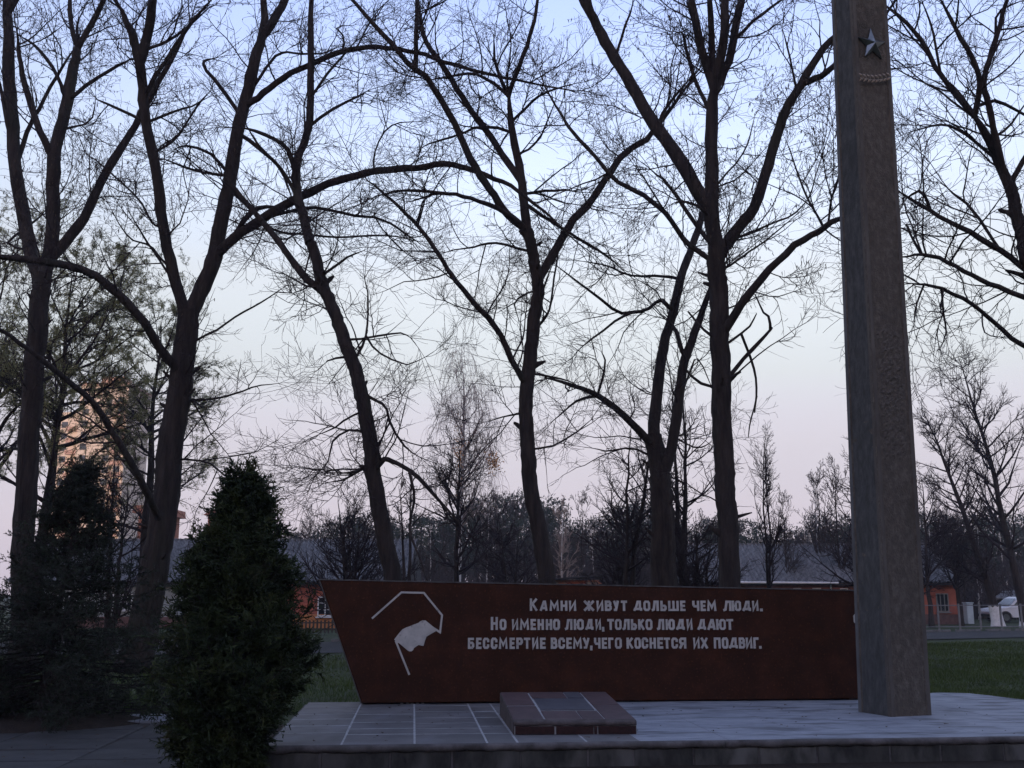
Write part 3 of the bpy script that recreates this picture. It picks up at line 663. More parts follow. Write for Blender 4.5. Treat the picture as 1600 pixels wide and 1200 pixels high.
for i in range(8):
    for sd_ in (-1, 1):
        q = stem[i] + (stem[i + 1] - stem[i]) * .5 if i < 8 else stem[8]
        ang = R(180 + 42 * sd_)
        dirv = u_ * math.cos(R(180)) * math.cos(R(42)) + up_ * sd_ * math.sin(R(42))
        o = link('leaf', lme, lr)
        zx = nv_; xx = dirv.normalized(); yy = zx.cross(xx)
        o.matrix_local = Matrix.Translation(q + dirv * .04 + nv_ * .01) @ Matrix((xx, yy, zx)).transposed().to_4x4()

# ------------------------------------------------------------------ buildings
def corr_mesh(w, l, waves=5, amp=.06):
    n = waves * 4; vs = []; 
    for j in (0, 1):
        for i in range(n + 1): vs.append((w * i / n, l * j, amp * math.cos(2 * PI * i / 4)))
    for j in (0, 1):
        for i in range(n + 1): vs.append((w * i / n, l * j, amp * math.cos(2 * PI * i / 4) - .012))
    m_ = n + 1; fs = [(i, i + 1, m_ + i + 1, m_ + i) for i in range(n)] + [(i, 2 * m_ + i, 2 * m_ + i + 1, i + 1) for i in range(n)]
    mb = MB(); mb.add(vs, fs); me = mb.mesh('roof_sheet', M['roof']); return me
def barn_roof(parent, x0, x1, yE, zE, yR, zR, ov=.25, rows=3):
    rf = link('roof', None, parent) if False else empty('roof'); rf.parent = parent
    slope = math.hypot(yR - yE, zR - zE); ang = math.atan2(zR - zE, yR - yE); rl = slope / rows; w = 1.13
    me = corr_mesh(w, rl + .14)
    nxs = int((x1 - x0) / w)
    for r_ in range(rows):
        for i in range(nxs):
            o = link('roof_sheet', me, rf); t = r_ * rl - .1
            o.location = (x0 + i * w, yE + math.cos(ang) * t, zE + math.sin(ang) * t + .06 + .02 * r_ + random.uniform(-.008, .008)); o.rotation_euler = (ang + .008, 0, R(random.uniform(-.15, .15)))
    mb = MB(); mb.box(x0, x0 + nxs * w, yR - .12, yR + .12, zR + .05, zR + .14); mb.build('ridge_cap', M['roof'], rf)
    # solid deck under the sheets and the far slope
    y2 = 2 * yR - yE
    mb = MB(); mb.prism([(0, 0)] * 0 + [(x0 + .02, 0)], 0, 0) if False else None
    mb = MB(); X0, X1 = x0 + .05, x0 + nxs * w - .05
    mb.add([(X0, yE, zE - .06), (X1, yE, zE - .06), (X1, yR, zR - .04), (X0, yR, zR - .04), (X0, y2, zE - .06), (X1, y2, zE - .06)], [(0, 1, 2, 3), (3, 2, 5, 4), (0, 3, 4), (1, 5, 2), (0, 4, 5, 1)])
    mb.build('roof_deck', M['dark'], rf)
    return x0 + nxs * w
def window(parent, x0, x1, z0, z1, Y, nx=2, nzz=3, fm='frame', sill=True):
    f = MB(); t = .055
    f.box(x0, x0 + t, Y - .05, Y + .02, z0, z1); f.box(x1 - t, x1, Y - .05, Y + .02, z0, z1)
    f.box(x0 + t, x1 - t, Y - .05, Y + .02, z0, z0 + t); f.box(x0 + t, x1 - t, Y - .05, Y + .02, z1 - t, z1)
    fo = f.build('window', M[fm], parent)
    for i in range(1, nx):
        x = x0 + (x1 - x0) * i / nx; b = MB(); b.box(x - .022, x + .022, Y - .045, Y + .01, z0 + t, z1 - t); b.build('mullion', M[fm], fo)
    for j in range(1, nzz):
        z = z0 + (z1 - z0) * j / nzz; b = MB(); b.box(x0 + t, x1 - t, Y - .042, Y + .008, z - .018, z + .018); b.build('glazing_bar', M[fm], fo)
    b = MB(); b.box(x0 + t * .5, x1 - t * .5, Y - .02, Y - .012, z0 + t * .5, z1 - t * .5); b.build('pane', M['glass'], fo)
    if sill: b = MB(); b.box(x0 - .06, x1 + .06, Y - .14, Y - .051, z0 - .07, z0 - .01); b.build('sill', M[fm], fo)
def wx(px, Y): return at(px, 930, Y).x
def wz(py, Y): return at(800, py, Y).z
def wall_box(parent, x0, x1, Y, Y2, z1, mat, name='wall'):
    mb = MB(); mb.box(x0, x1, Y, Y2, -.2, z1); return mb.build(name, mat, parent)
# left long house: pale plaster part and orange part under one roof
YL = 52.0
hl = empty('long_house', (0, 0, 0), label='long low house with grey corrugated roof and pale plaster wall, left behind the trees', cat='house')
xa, xb, xc = wx(30, YL), wx(425, YL), wx(640, YL)
eL = wz(908, YL)
wall_box(hl, xa, xb, YL, YL + 8, eL, M['pale_wall']); wall_box(hl, xb + .002, xc, YL + .0, YL + 8, eL, M['orange'])
mb = MB(); mb.box(xb + .02, xc + .02, YL - .04, YL - .002, -.1, .62); mb.build('plinth', M['orange_low'], hl)
mb = MB(); mb.box(xa, xb, YL - .03, YL - .002, -.1, .5); mb.build('plinth', M['plinth'], hl)
xe_ = barn_roof(hl, xa - .4, xc + .5, YL - .45, eL - .02, YL + 4, wz(846, YL + 4))
mb = MB(); mb.box(xa - .35, xe_ - .05, YL - .40, YL - .02, eL - .16, eL - .10); mb.build('soffit', M['dark'], hl)
for p0, p1 in ((497, 521), (560, 584), (170, 186), (192, 208), (330, 350), (100, 118), (400, 416)):
    Wm = p0 in (497, 560); window(hl, wx(p0, YL), wx(p1, YL), wz(963 if Wm else 953, YL), wz(932 if Wm else 928, YL), YL - .01, 2, 3 if Wm else 2)
# chimneys far left and brick houses beyond the roof
def small_house(x0, x1, Y, zt_, mat, label, roofm='rust_brick'):
    h = empty('brick_house', (0, 0, 0), label=label, cat='house'); X0, X1 = wx(x0, Y), wx(x1, Y); Z = wz(zt_, Y)
    mb = MB(); mb.box(X0, X1, Y, Y + 6, -.2, Z - .6); mb.build('wall', mat, h)
    mb = MB(); mb.prism([(X0 - .4, Z - .6), (X1 + .4, Z - .6), ((X0 + X1) / 2 + 1, Z), ((X0 + X1) / 2 - 1, Z)], Y - .4, Y + 6.4); mb.build('roof', M[roofm], h)
    for q in (.25, .6): window(h, X0 + (X1 - X0) * q, X0 + (X1 - X0) * (q + .12), Z - 3, Z - 1.6, Y - .01, 2, 2, sill=False)
    return h
small_house(208, 236, 84, 790, M['rust_brick'], 'narrow rust brick building just right of the tower above the grey roof')
small_house(318, 362, 110, 796, M['rust_brick'], 'rust brick building showing above the thuja, left of the pine wood')
# high-rise
YT = 255.0
tw_ = empty('tower_block', (0, 0, 0), label='sunlit peach brick tower block far behind the left trees', cat='tower block')
X0, X1, X2 = wx(62, YT), wx(100, YT), wx(178, YT); Zt = wz(603, YT)
mb = MB(); mb.box(X1, X2, YT, YT + 16, -1, Zt); mb.build('wall', M['tower'], tw_)
mb = MB(); mb.box(X0, X1 - .02, YT + 2, YT + 14, -1, Zt - 6.2); mb.build('wing', M['tower'], tw_)
mb = MB(); mb.box(X1 - .3, X2 + .3, YT - .3, YT + 16.3, Zt + .01, Zt + .8); mb.build('parapet', M['tower2'], tw_)
mb = MB(); mb.box(X1 + 3, X2 - 3, YT + 5, YT + 10, Zt + .82, Zt + 3.4); mb.build('lift_housing', M['tower2'], tw_)
mb = MB(); mb.box(0, 1.5, -.12, .05, 0, 1.5); wme = mb.mesh('window', M['glass'])
mb = MB(); mb.box(0, 3.1, -1.1, -.02, 0, 1.05); bme = mb.mesh('balcony', M['tower2'])
fl_ = 0
z = 2.0
while z < Zt - 2:
    for i in range(4):
        x = X1 + .9 + i * (X2 - X1 - 2.2) / 3.4; 
        if i in (1,): continue
        link('window', wme, tw_, (x, YT, z))
    link('balcony', bme, tw_, (X2 - 3.2, YT, z - .9)); link('window', wme, tw_, (X2 - 2.4, YT, z + .2))
    if z < Zt - 9: link('window', wme, tw_, (X0 + 1.0, YT + 2, z)); link('balcony', bme, tw_, (X0 + 2.6, YT + 2, z - .9))
    z += 2.85
# right long house with orange gable-end wall
YR = 59.0
hr = empty('long_house', (0, 0, 0), label='long low house with grey corrugated roof and orange end wall, right behind the obelisk', cat='house')
xa, xb, xc = wx(1085, YR), wx(1440, YR), wx(1497, YR); eR = wz(911, YR)
wall_box(hr, xa, xb, YR, YR + 8, eR, M['brickwall']); wall_box(hr, xb + .002, xc, YR, YR + 8, eR, M['orange'])
mb = MB(); mb.box(xb - .2, xc + .03, YR - .05, YR - .002, -.1, .5); mb.build('plinth', M['plinth'], hr)
xe_ = barn_roof(hr, xa - .3, xc + .7, YR - .5, eR + .05, YR + 4.3, wz(853, YR + 4.3))
mb = MB(); mb.box(xa - .2, xe_ - .1, YR - .46, YR - .02, eR - .1, eR - .03); mb.build('soffit', M['dark'], hr)
mb = MB(); mb.cyl((wx(1150, YR), YR - .58, eR + .03), (wx(1306, YR), YR - .58, eR + .0), .06, 8); mb.build('gutter', M['frame'], hr)
mb = MB(); mb.cyl((wx(1298, YR), YR - .12, eR - .1), (wx(1298, YR), YR - .12, 0), .05, 8); mb.build('downpipe', M['frame'], hr)
for p0, p1 in ((1240, 1252), (1270, 1283), (1313, 1325), (1180, 1192), (1350, 1362), (1400, 1414)):
    window(hr, wx(p0, YR), wx(p1, YR), wz(955, YR), wz(919, YR), YR - .01, 1, 2)
window(hr, wx(1462, YR), wx(1481, YR), wz(956, YR), wz(927, YR), YR - .01, 3, 1, 'frame_dark')
# small brick shed above the wall's top
YS = 44.0
sh = empty('brick_shed', (0, 0, 0), label='small brick shed with flat dark roof and red lintel showing over the wall', cat='shed')
x0, x1 = wx(868, YS), wx(937, YS); zt_ = wz(903, YS)
mb = MB(); mb.box(x0, x1, YS, YS + 3, -.2, zt_ - .08); mb.build('wall', M['pale_twig'], sh)
bm_ = MB(); bm_.box(0, .24, -.012, 0, 0, .066); bme = bm_.mesh('brick', M['rust_brick'])
for r_ in range(5):
    for c_ in range(7):
        if .35 < c_ / 7 < .75 and r_ > 0: continue
        link('brick', bme, sh, (x0 + c_ * .262 + (.13 if r_ % 2 else 0), YS - .001, zt_ - .16 - .078 * r_))
mb = MB(); mb.prism([(x0 - .15, zt_ - .08), (x1 + .45, zt_ + .10), (x1 + .45, zt_ + .16), (x0 - .15, zt_ - .02)], YS - .4, YS + 3.3); mb.build('roof', M['dark'], sh)
mb = MB(); mb.box(wx(886, YS), wx(916, YS), YS - .05, YS - .002, zt_ - .24, zt_ - .16); mb.build('lintel', M['orange'], sh)
window(sh, wx(888, YS), wx(914, YS), zt_ - .85, zt_ - .245, YS - .01, 2, 1, 'frame_dark', False)

# ------------------------------------------------------------------ fences, cabinet, car
fr = empty('metal_fence', (0, 0, 0), label='grey metal mesh fence between the lawn and the orange house', cat='fence')
pA, pB = Vector((wx(1130, 48.5), 48.5, 0)), Vector((wx(1720, 50.5), 50.5, 0)); nF = 18
mbp = MB(); mbp.box(-.035, .035, -.035, .035, -.2, 1.14); pme = mbp.mesh('post', M['fence'])
for i in range(nF + 1):
    p = pA.lerp(pB, i / nF); link('post', pme, fr, p)
for zz in (1.06, .1):
    mb = MB(); mb.cyl(pA + Vector((0, -.05, zz)), pB + Vector((0, -.05, zz)), .02, 6); mb.build('rail', M['fence'], fr)
P = []
L = (pB - pA).length; nx_ = int(L / .16)
for i in range(nx_ * 2):
    for s in (1, -1):
        x0 = i * .08; x1 = x0 + s * .96
        if 0 <= x1 <= L: a_, b_ = pA.lerp(pB, x0 / L), pA.lerp(pB, x1 / L); P.append([(a_.x, a_.y - .05, .1), (b_.x, b_.y - .05, 1.06)])
P = np.array(P, dtype=float)[::2]; V, F = tubes(P, np.full(P.shape[:2], .0016), 3)
link('mesh_panel', np_mesh('mesh_panel', V, F, M['fence']), fr, kind='stuff')
pf = empty('picket_fence', (0, 0, 0), label='low dark picket fence in front of the orange house wall at left', cat='fence')
YP = 43.0; mb = MB(); mb.prism([(-.035, .05), (.035, .05), (.035, .52), (0, .57), (-.035, .52)], -.012, .012); pme = mb.mesh('picket', M['picket'])
x = wx(380, YP)
while x < wx(640, YP): link('picket', pme, pf, (x, YP, random.uniform(-.02, .02))); x += .15
for zz in (.16, .42): mb = MB(); mb.box(wx(380, YP), wx(640, YP), YP + .015, YP + .05, zz, zz + .05); mb.build('rail', M['picket'], pf)
YC = 58.5; cb = empty('utility_cabinet', (0, 0, 0), label='pale blue metal cabinet standing beside the orange house', cat='cabinet')
x0, x1 = wx(1509, YC), wx(1519, YC); mb = MB(); mb.box(x0, x1, YC, YC + .5, 0, wz(943, YC), bev=.015); mb.build('case', M['cabinet'], cb)
mb = MB(); mb.box(x0 - .03, x1 + .03, YC - .04, YC + .54, wz(943, YC) + .001, wz(942, YC) + .03, bev=.01); mb.build('lid', M['cabinet'], cb)
mb = MB(); mb.box(x0 + .03, x1 - .03, YC - .012, YC - .001, .12, wz(944.5, YC)); mb.build('door', M['cabinet'], cb)

def make_car(name, label):
    t = empty(name, label=label, cat='car')
    # side profile in (x,z); front at x=0
    low = [(0.02, .38), (.0, .62), (.12, .78), (1.0, .90), (1.05, .92), (4.1, .95), (4.38, .92), (4.42, .6), (4.38, .36)]
    top = [(1.0, .90), (1.62, 1.38), (1.9, 1.44), (3.9, 1.45), (4.18, 1.38), (4.36, .93)]
    body = MB(); half = .82
    rings = []
    def ringz(pts, w): return [(x, w, z) for x, z in pts]
    poly = [(0.02, .30), (.0, .62), (.12, .78), (1.0, .90), (4.36, .93), (4.43, .6), (4.38, .30)]
    n = len(poly)
    # wheel arches
    arch = []
    for cx in (3.62, .78): arch += [(cx + .37 * math.cos(R(q)), .30 + .36 * math.sin(R(q))) for q in range(0, 181, 20)]
    poly = poly + arch
    n = len(poly); vs = []
    for y, s in ((-half, 1), (-half + .05, 1.0), (half - .05, 1.0), (half, 1)):
        for (x, z) in poly:
            ins = .03 if abs(y) == half else 0
            vs.append((x + (ins if x < .5 else (-ins if x > 4 else 0)), y, z - (ins if z > .7 else 0)))
    fs = [tuple(range(n)), tuple(range(3 * n, 4 * n))[::-1]] + [(r * n + i, r * n + (i + 1) % n, (r + 1) * n + (i + 1) % n, (r + 1) * n + i) for r in range(3) for i in range(n)]
    body.add(vs, fs)
    cab = [(1.02, .89), (1.62, 1.38), (1.85, 1.45), (3.9, 1.46), (4.15, 1.40), (4.34, .92)]
    m_ = len(cab); vs = [(x, -half + .04 + (.10 * (z - .9) / .55), z) for x, z in cab] + [(x, half - .04 - (.10 * (z - .9) / .55), z) for x, z in cab]
    body.add(vs, [tuple(range(m_)), tuple(range(m_, 2 * m_))[::-1]] + [(i, (i + 1) % m_, (i + 1) % m_ + m_, i + m_) for i in range(m_)])
    body.build('body', M['carpaint'], t)
    for sgn in (-1, 1):
        for q in ([(1.3, .96), (1.68, 1.33), (2.3, 1.35), (2.3, .96)], [(2.38, .96), (2.38, 1.35), (3.15, 1.35), (3.15, .96)], [(3.23, .96), (3.23, 1.35), (3.88, 1.34), (4.12, .98)]):
            mb = MB(); vs = []
            for off in (.0, .012):
                for x, z in q: vs.append((x, sgn * (half - .04 - (.10 * (z - .9) / .55) + off), z))
            mb.add(vs, [(0, 1, 2, 3), (7, 6, 5, 4)] + [(i, i + 4, (i + 1) % 4 + 4, (i + 1) % 4) for i in range(4)]); mb.build('side_window', M['glass'], t)
    mb = MB(); mb.add([(1.07, -.66, .94), (1.07, .66, .94), (1.56, .6, 1.345), (1.56, -.6, 1.345)], [(0, 1, 2, 3)]); 
    mb.v = [(x - .012, y, z + .012) for x, y, z in mb.v]; mb.build('windscreen', M['glass'], t)
    for cx in (.78, 3.62):
        for y in (-.74, .74):
            mb = MB(); mb.cyl((cx, y - .1, .31), (cx, y + .1, .31), .31, 18); w = mb.build('wheel', M['tyre'], t)
            mb = MB(); yy = y + (.105 if y > 0 else -.105); mb.cyl((cx, yy - .008, .31), (cx, yy + .008, .31), .19, 14); mb.build('rim', M['star'], w)
    for y in (-.62, .62): mb = MB(); mb.box(-.025, .03, y - .12, y + .12, .62, .74, bev=.01); mb.build('headlight', M['frame'], t)
    for y in (-.66, .66): mb = MB(); mb.box(4.41, 4.44, y - .08, y + .08, .6, .8); mb.build('tail_light', M['orange'], t)
    mb = MB(); mb.box(-.07, .01, -.76, .76, .34, .5, bev=.02); mb.build('bumper', M['tyre'], t)
    return t
car = make_car('parked_car', 'white estate car parked behind the fence at the right edge')
car.location = (wx(1537, 62), 62.0, -.02); car.rotation_euler = (0, 0, R(4))
# grey canopy roof behind the car
cn = empty('car_shelter', (0, 0, 0), label='grey sloping shelter roof behind the white car', cat='shelter')
Yc = 68; x0, x1 = wx(1552, Yc), wx(1680, Yc)
mb = MB(); mb.add([(x0, Yc, wz(934, Yc)), (x1, Yc, wz(934, Yc)), (x1, Yc + 3, wz(922, Yc + 3)), (x0 + 2, Yc + 3, wz(923, Yc + 3))], [(0, 1, 2, 3)]); 
mb.add([(x, y, z - .08) for x, y, z in mb.v[:4]], [(3, 2, 1, 0)]); mb.f += [(0, 4, 5, 1), (1, 5, 6, 2), (2, 6, 7, 3), (3, 7, 4, 0)]; mb.build('roof', M['roof'], cn)
for xx, yy in ((x0 + .2, Yc + .1), ((x0 + x1) / 2, Yc + .1), (x1 - .2, Yc + .1), (x0 + 2.2, Yc + 2.8), (x1 - .2, Yc + 2.8)):
    mb = MB(); mb.cyl((xx, yy, -.1), (xx, yy, wz(935, Yc)), .05, 8); mb.build('post', M['fence'], cn)

# ------------------------------------------------------------------ traced trees
def cat_rom(pts, n):
    p = np.array(pts, float); p = np.vstack([2 * p[0] - p[1], p, 2 * p[-1] - p[-2]]); out = []
    seg = len(p) - 3; ts = np.linspace(0, seg, n)
    for t in ts:
        i = min(int(t), seg - 1); f = t - i; a, b, c, d = p[i], p[i + 1], p[i + 2], p[i + 3]
        out.append(.5 * ((2 * b) + (-a + c) * f + (2 * a - 5 * b + 4 * c - d) * f * f + (-a + 3 * b - 3 * c + d) * f ** 3))
    return np.array(out)
def limb3d(pts, Y0, Y1, r0, r1, wob=.12, step=14):
    """photo-traced polyline -> world polyline and radii in metres"""
    L = sum(math.hypot(pts[i + 1][0] - pts[i][0], pts[i + 1][1] - pts[i][1]) for i in range(len(pts) - 1))
    n = max(6, int(L / step)); q = cat_rom(pts, n); t = np.linspace(0, 1, n)
    q[:, 0] += np.sin(t * L * .05 + random.random() * 6) * .9 + rng.normal(size=n) * .5 * min(1, r0 / 5); q[:, 1] += rng.normal(size=n) * .6
    Y = Y0 + (Y1 - Y0) * t ** .8 + wob * np.sin(t * 5 + random.random() * 6) * np.minimum(1, t * 3)
    P = np.array([at(x, y, yy) for (x, y), yy in zip(q, Y)])
    r = .89 * (r0 + (r1 - r0) * t) / FPX * (P[:, 1] * CT + (P[:, 2] - EYE) * ST)
    return P, r, q
def limb_mesh(P, r, s=10, rough=.05):
    V, F = tubes(P[None], r[None], s)
    K = len(P); V = V.reshape(K, s, 3); cen = P[:, None, :]
    ns = rng.normal(size=(K, s)) * rough; ph = rng.normal(size=(1, s)) * rough * 1.3
    V = cen + (V - cen) * (1 + ns + ph)[..., None]
    return V.reshape(-1, 3), F
TREES = []
def traced_tree(label, Y, trunk, r0, r1, limbs, dens=1.0, catkin=0, seed=0, flare=1.0, y_top_dY=0.0, sprout_from=.35, group=None, thin=1.0, lean=0):
    global rng
    rng = np.random.default_rng(100 + seed); random.seed(100 + seed)
    base_y = gpy(Y) + 3
    if trunk[0][1] < base_y: trunk = [(trunk[0][0] + lean, base_y)] + trunk
    P, r, q = limb3d(trunk, Y, Y + y_top_dY, r0, r1, step=9)
    t = empty('bare_tree', P[0], 0, label=label, cat='tree', group=group)
    O = np.array(t.location)
    # flare at the foot
    hgt = P[:, 2]; r = r * (1 + .55 * flare * np.exp(-np.maximum(hgt, 0) / .35))
    V, F = limb_mesh(P, r, 22, .03); link('trunk', np_mesh('trunk', V - O, F, M['bark']), t)
    known = [(q, P, r)]; srcs = []; tips = []
    def reg(P, r, f0=0.0, mul=1.0):
        # cut into chains of 4 points for sprouting
        K = len(P); i0 = int(K * f0)
        for i in range(i0, K - 3, 3):
            srcs.append((P[i:i + 4], r[i:i + 4], mul))
    reg(P[::2], r[::2], sprout_from, .6)
    for _ in range(7):      # snapped stubs and knots
        j = random.randrange(int(len(P) * .25), len(P) - 1); az_ = random.uniform(0, 2 * PI); ll = random.uniform(.12, .34)
        d_ = np.array([math.cos(az_), math.sin(az_) * .5, random.uniform(.2, .9)]); d_ /= np.linalg.norm(d_)
        Q = np.array([P[j] + d_ * r[j] * .5, P[j] + d_ * (r[j] + ll * .25), P[j] + d_ * (r[j] + ll * .6), P[j] + d_ * (r[j] + ll)]); rr_ = random.uniform(.018, .045)
        V, F = limb_mesh(Q, np.array([rr_ * 1.9, rr_ * 1.2, rr_, rr_ * .55]), 7, .1); link('stub', np_mesh('stub', V - O, F, M['bark']), t)
    for lb in limbs:
        pts, a, b = lb[0], lb[1], lb[2]; opt = lb[3] if len(lb) > 3 else {}
        # attach: nearest known point
        x, y = pts[0]; best = min(((np.hypot(qq[:, 0] - x, qq[:, 1] - y).min(), k) for k, (qq, _, _) in enumerate(known)))
        qq, PP, r_ = known[best[1]]; j = int(np.hypot(qq[:, 0] - x, qq[:, 1] - y).argmin()); Ys = PP[j, 1]
        L = sum(math.hypot(pts[i + 1][0] - pts[i][0], pts[i + 1][1] - pts[i][1]) for i in range(len(pts) - 1))
        dY = opt.get('dY', random.uniform(-.35, .35) * L / FPX * Ys)
        P2, r2, q2 = limb3d([tuple(qq[j])] + list(pts[1:]) if best[0] < 60 else pts, Ys, Ys + dY, a, b)
        kt = np.linspace(0, 1, len(r2)); r2 = r2 * (1 - .55 * np.clip((kt - .7) / .3, 0, 1) ** 1.5 * (1 if opt.get('mul', 1) > .5 else .3))
        tips.append((P2[-4:], np.maximum(r2[-4:], .006), opt.get('mul', 1.0)))
        V, F = limb_mesh(P2, r2, 9 if a > 5 else 6, .05)
        link('limb', np_mesh('limb', V - O, F, M['bark']), t)
        known.append((q2, P2, r2)); reg(P2, r2, opt.get('f0', .08), opt.get('mul', 1.0))
    # procedural branches, twigs
    SP = np.array([s[0] for s in srcs]); SR = np.array([s[1] for s in srcs]); mulv = np.array([s[2] for s in srcs])
    cnt = rng.poisson(1.3 * dens * mulv)
    a1 = grow(SP, SR, cnt, (.5, 2.3), (0, 1), (35, 80), 9, .15, .06, .0080, .0035 * thin, taper_t=0)
    TPp = np.array([t_[0] for t_ in tips]); TPr = np.array([t_[1] for t_ in tips]); tm = np.array([t_[2] for t_ in tips])
    e1 = grow(TPp, TPr, (3 * (tm > .5)).astype(int), (.9, 2.4), (.85, 1), (4, 38), 9, .14, .03, .02, .0035, taper_t=0)
    a1 = (np.concatenate([a1[0], e1[0]]), np.concatenate([a1[1], e1[1]]))
    a2 = grow(*a1, 7, (.3, 1.2), (.12, 1), (30, 70), 6, .18, .05, .0065, .0031 * thin)
    a3 = grow(*a2, 5, (.15, .6), (.15, 1), (30, 65), 5, .2, .03, .004, .0023 * thin)
    a4 = grow(SP, SR, rng.poisson(1.6 * dens * mulv), (.15, .7), (0, 1), (40, 85), 5, .25, 0.05, .006, .0026 * thin, taper_t=0)
    parts = [tubes(*a1, 3), tubes(*a2, 3), ribbons(a3[0], a3[1] * 1.3), ribbons(a4[0], a4[1] * 1.3)]
    V, F = merge(parts); link('twigs', np_mesh('twigs', V - O, F, M['twig']), t, kind='stuff')
    if catkin:
        pick = rng.random(len(a3[0])) < catkin; E = a3[0][pick][:, -1]; E = E[E[:, 2] > 7]
        P3 = np.stack([E, E - [0, 0, .03], E - [0, 0, .07]], 1); P3[:, 1:] += rng.normal(size=P3[:, 1:].shape) * .008
        V, F = tubes(P3, np.tile([.004, .011, .003], (len(P3), 1)), 3); link('catkins', np_mesh('catkins', V - O, F, M['catkin']), t, kind='stuff')
    return t

traced_tree('tall bare tree at the left edge forking into several upright stems', 22.5,
    [(36, 880), (44, 720), (52, 600), (60, 500), (66, 430)], 19, 15, [
    ([(58, 450), (45, 380), (28, 290), (18, 190), (14, 90), (12, 20), (8, -60)], 12, 8),
    ([(70, 440), (82, 380), (84, 260), (100, 180), (118, 95), (122, 60)], 12, 8),
    ([(120, 80), (140, 40), (165, -5), (190, -60)], 6, 4), ([(120, 80), (112, 40), (108, -30)], 5, 4),
    ([(82, 255), (60, 200), (42, 140), (30, 90), (28, 50)], 7, 3), ([(38, 268), (45, 200), (60, 170), (95, 110), (115, 75)], 4, 2),
    ([(88, 415), (125, 350), (150, 300), (180, 245), (212, 195), (235, 150), (275, 80), (300, 30)], 10, 4),
    ([(108, 155), (140, 130), (180, 105), (205, 92)], 4, 2.5), ([(100, 150), (85, 110), (60, 75), (30, 55)], 4, 2),
    ([(15, 20), (30, -10), (40, -50)], 7, 4), ([(5, 400), (12, 380), (40, 355), (68, 335)], 2.5, 2),
    ([(18, 230), (5, 160), (-10, 100)], 4, 3), ([(110, 210), (140, 190), (150, 150)], 2.5, 1),
    ], dens=.95, catkin=.5, seed=1)
traced_tree('thick leaning bare tree with a wide flared foot between the spruce and the thuja', 22,
    [(218, 1010), (232, 930), (248, 850), (260, 760), (268, 680), (282, 600), (290, 530), (294, 485)], 28, 18, [
    ([(284, 500), (268, 420), (254, 340), (242, 260), (228, 190), (220, 120), (212, 70), (200, 40), (190, 15)], 11, 8, {'dY': -1.0}),
    ([(300, 495), (322, 440), (340, 380), (352, 320), (366, 240), (380, 170), (398, 100), (412, 40), (408, -40)], 15, 9, {'dY': .6}),
    ([(222, 100), (232, 50), (238, 0), (245, -60)], 9, 7), ([(410, 55), (425, 35), (445, 0), (460, -50)], 8, 6),
    ([(272, 580), (250, 545), (225, 505), (190, 465), (150, 432), (110, 417), (70, 409), (0, 401), (-60, 395)], 8, 6, {'dY': -3}),
    ([(250, 815), (232, 775), (205, 725), (170, 665), (140, 625), (100, 590), (55, 555), (0, 515), (-40, 490)], 7, 4, {'dY': -4, 'mul': .6}),
    ([(345, 400), (375, 365), (420, 335), (470, 308), (520, 285), (580, 269), (640, 263), (700, 257), (750, 270), (800, 292), (850, 330), (890, 370)], 9, 3, {'dY': -2.5}),
    ([(350, 385), (380, 345), (405, 325), (430, 322)], 5, 3.5), 
    ([(378, 170), (410, 148), (450, 118), (490, 98), (540, 80), (590, 73), (650, 82), (700, 98), (760, 115), (830, 130), (895, 142)], 6, 2.5, {'dY': -2}),
    ([(392, 150), (430, 88), (460, 83), (500, 85), (530, 72)], 2.8, 1.2), ([(534, 80), (538, 60), (525, 42), (550, 40)], 2.4, 1),
    ([(296, 626), (330, 624), (365, 615), (400, 603), (440, 598)], 2.6, 1), ([(306, 545), (340, 515), (380, 487), (420, 465), (450, 445)], 2.6, 1),
    ([(290, 718), (320, 720), (345, 738), (370, 755)], 2.4, 1.2), ([(245, 735), (225, 700), (222, 690)], 2.2, 1.4),
    ([(254, 355), (240, 350), (215, 310), (160, 260), (130, 235)], 2.6, 1.2), ([(215, 195), (175, 165), (150, 155)], 3, 1.5), ([(235, 185), (270, 175), (300, 165), (330, 150)], 2.6, 1.2),
    ([(232, 160), (250, 110), (285, 55), (330, 0)], 4, 3), ([(230, 80), (275, 55), (330, 10)], 3, 2), ([(247, 245), (275, 215), (310, 165), (330, 140)], 2.5, 1.4),
    ([(372, 180), (340, 130), (318, 105), (320, 95), (335, 92)], 4, 2.2), ([(352, 280), (330, 240), (290, 227), (275, 232)], 3.2, 1.5), ([(345, 275), (300, 265), (255, 248)], 2.6, 1.8),
    ([(365, 300), (395, 330), (420, 360), (455, 410)], 4.5, 3, {'dY': 2}), ([(385, 205), (415, 240), (440, 265), (455, 310)], 4, 2.4),
    ([(410, 348), (440, 362), (520, 370), (600, 368), (660, 378)], 2.4, 1.2), ([(415, 338), (480, 325), (550, 335), (600, 345), (640, 370), (655, 380)], 3.2, 1.4),
    ([(295, 455), (255, 415), (225, 370), (200, 330)], 2.4, 1.2), ([(265, 420), (235, 385), (200, 370), (165, 310)], 2.4, 1),
    ([(580, 270), (585, 240), (600, 205), (625, 192), (660, 190)], 2, 1),
    ], dens=1.0, catkin=.12, seed=2, flare=.5, lean=-14)
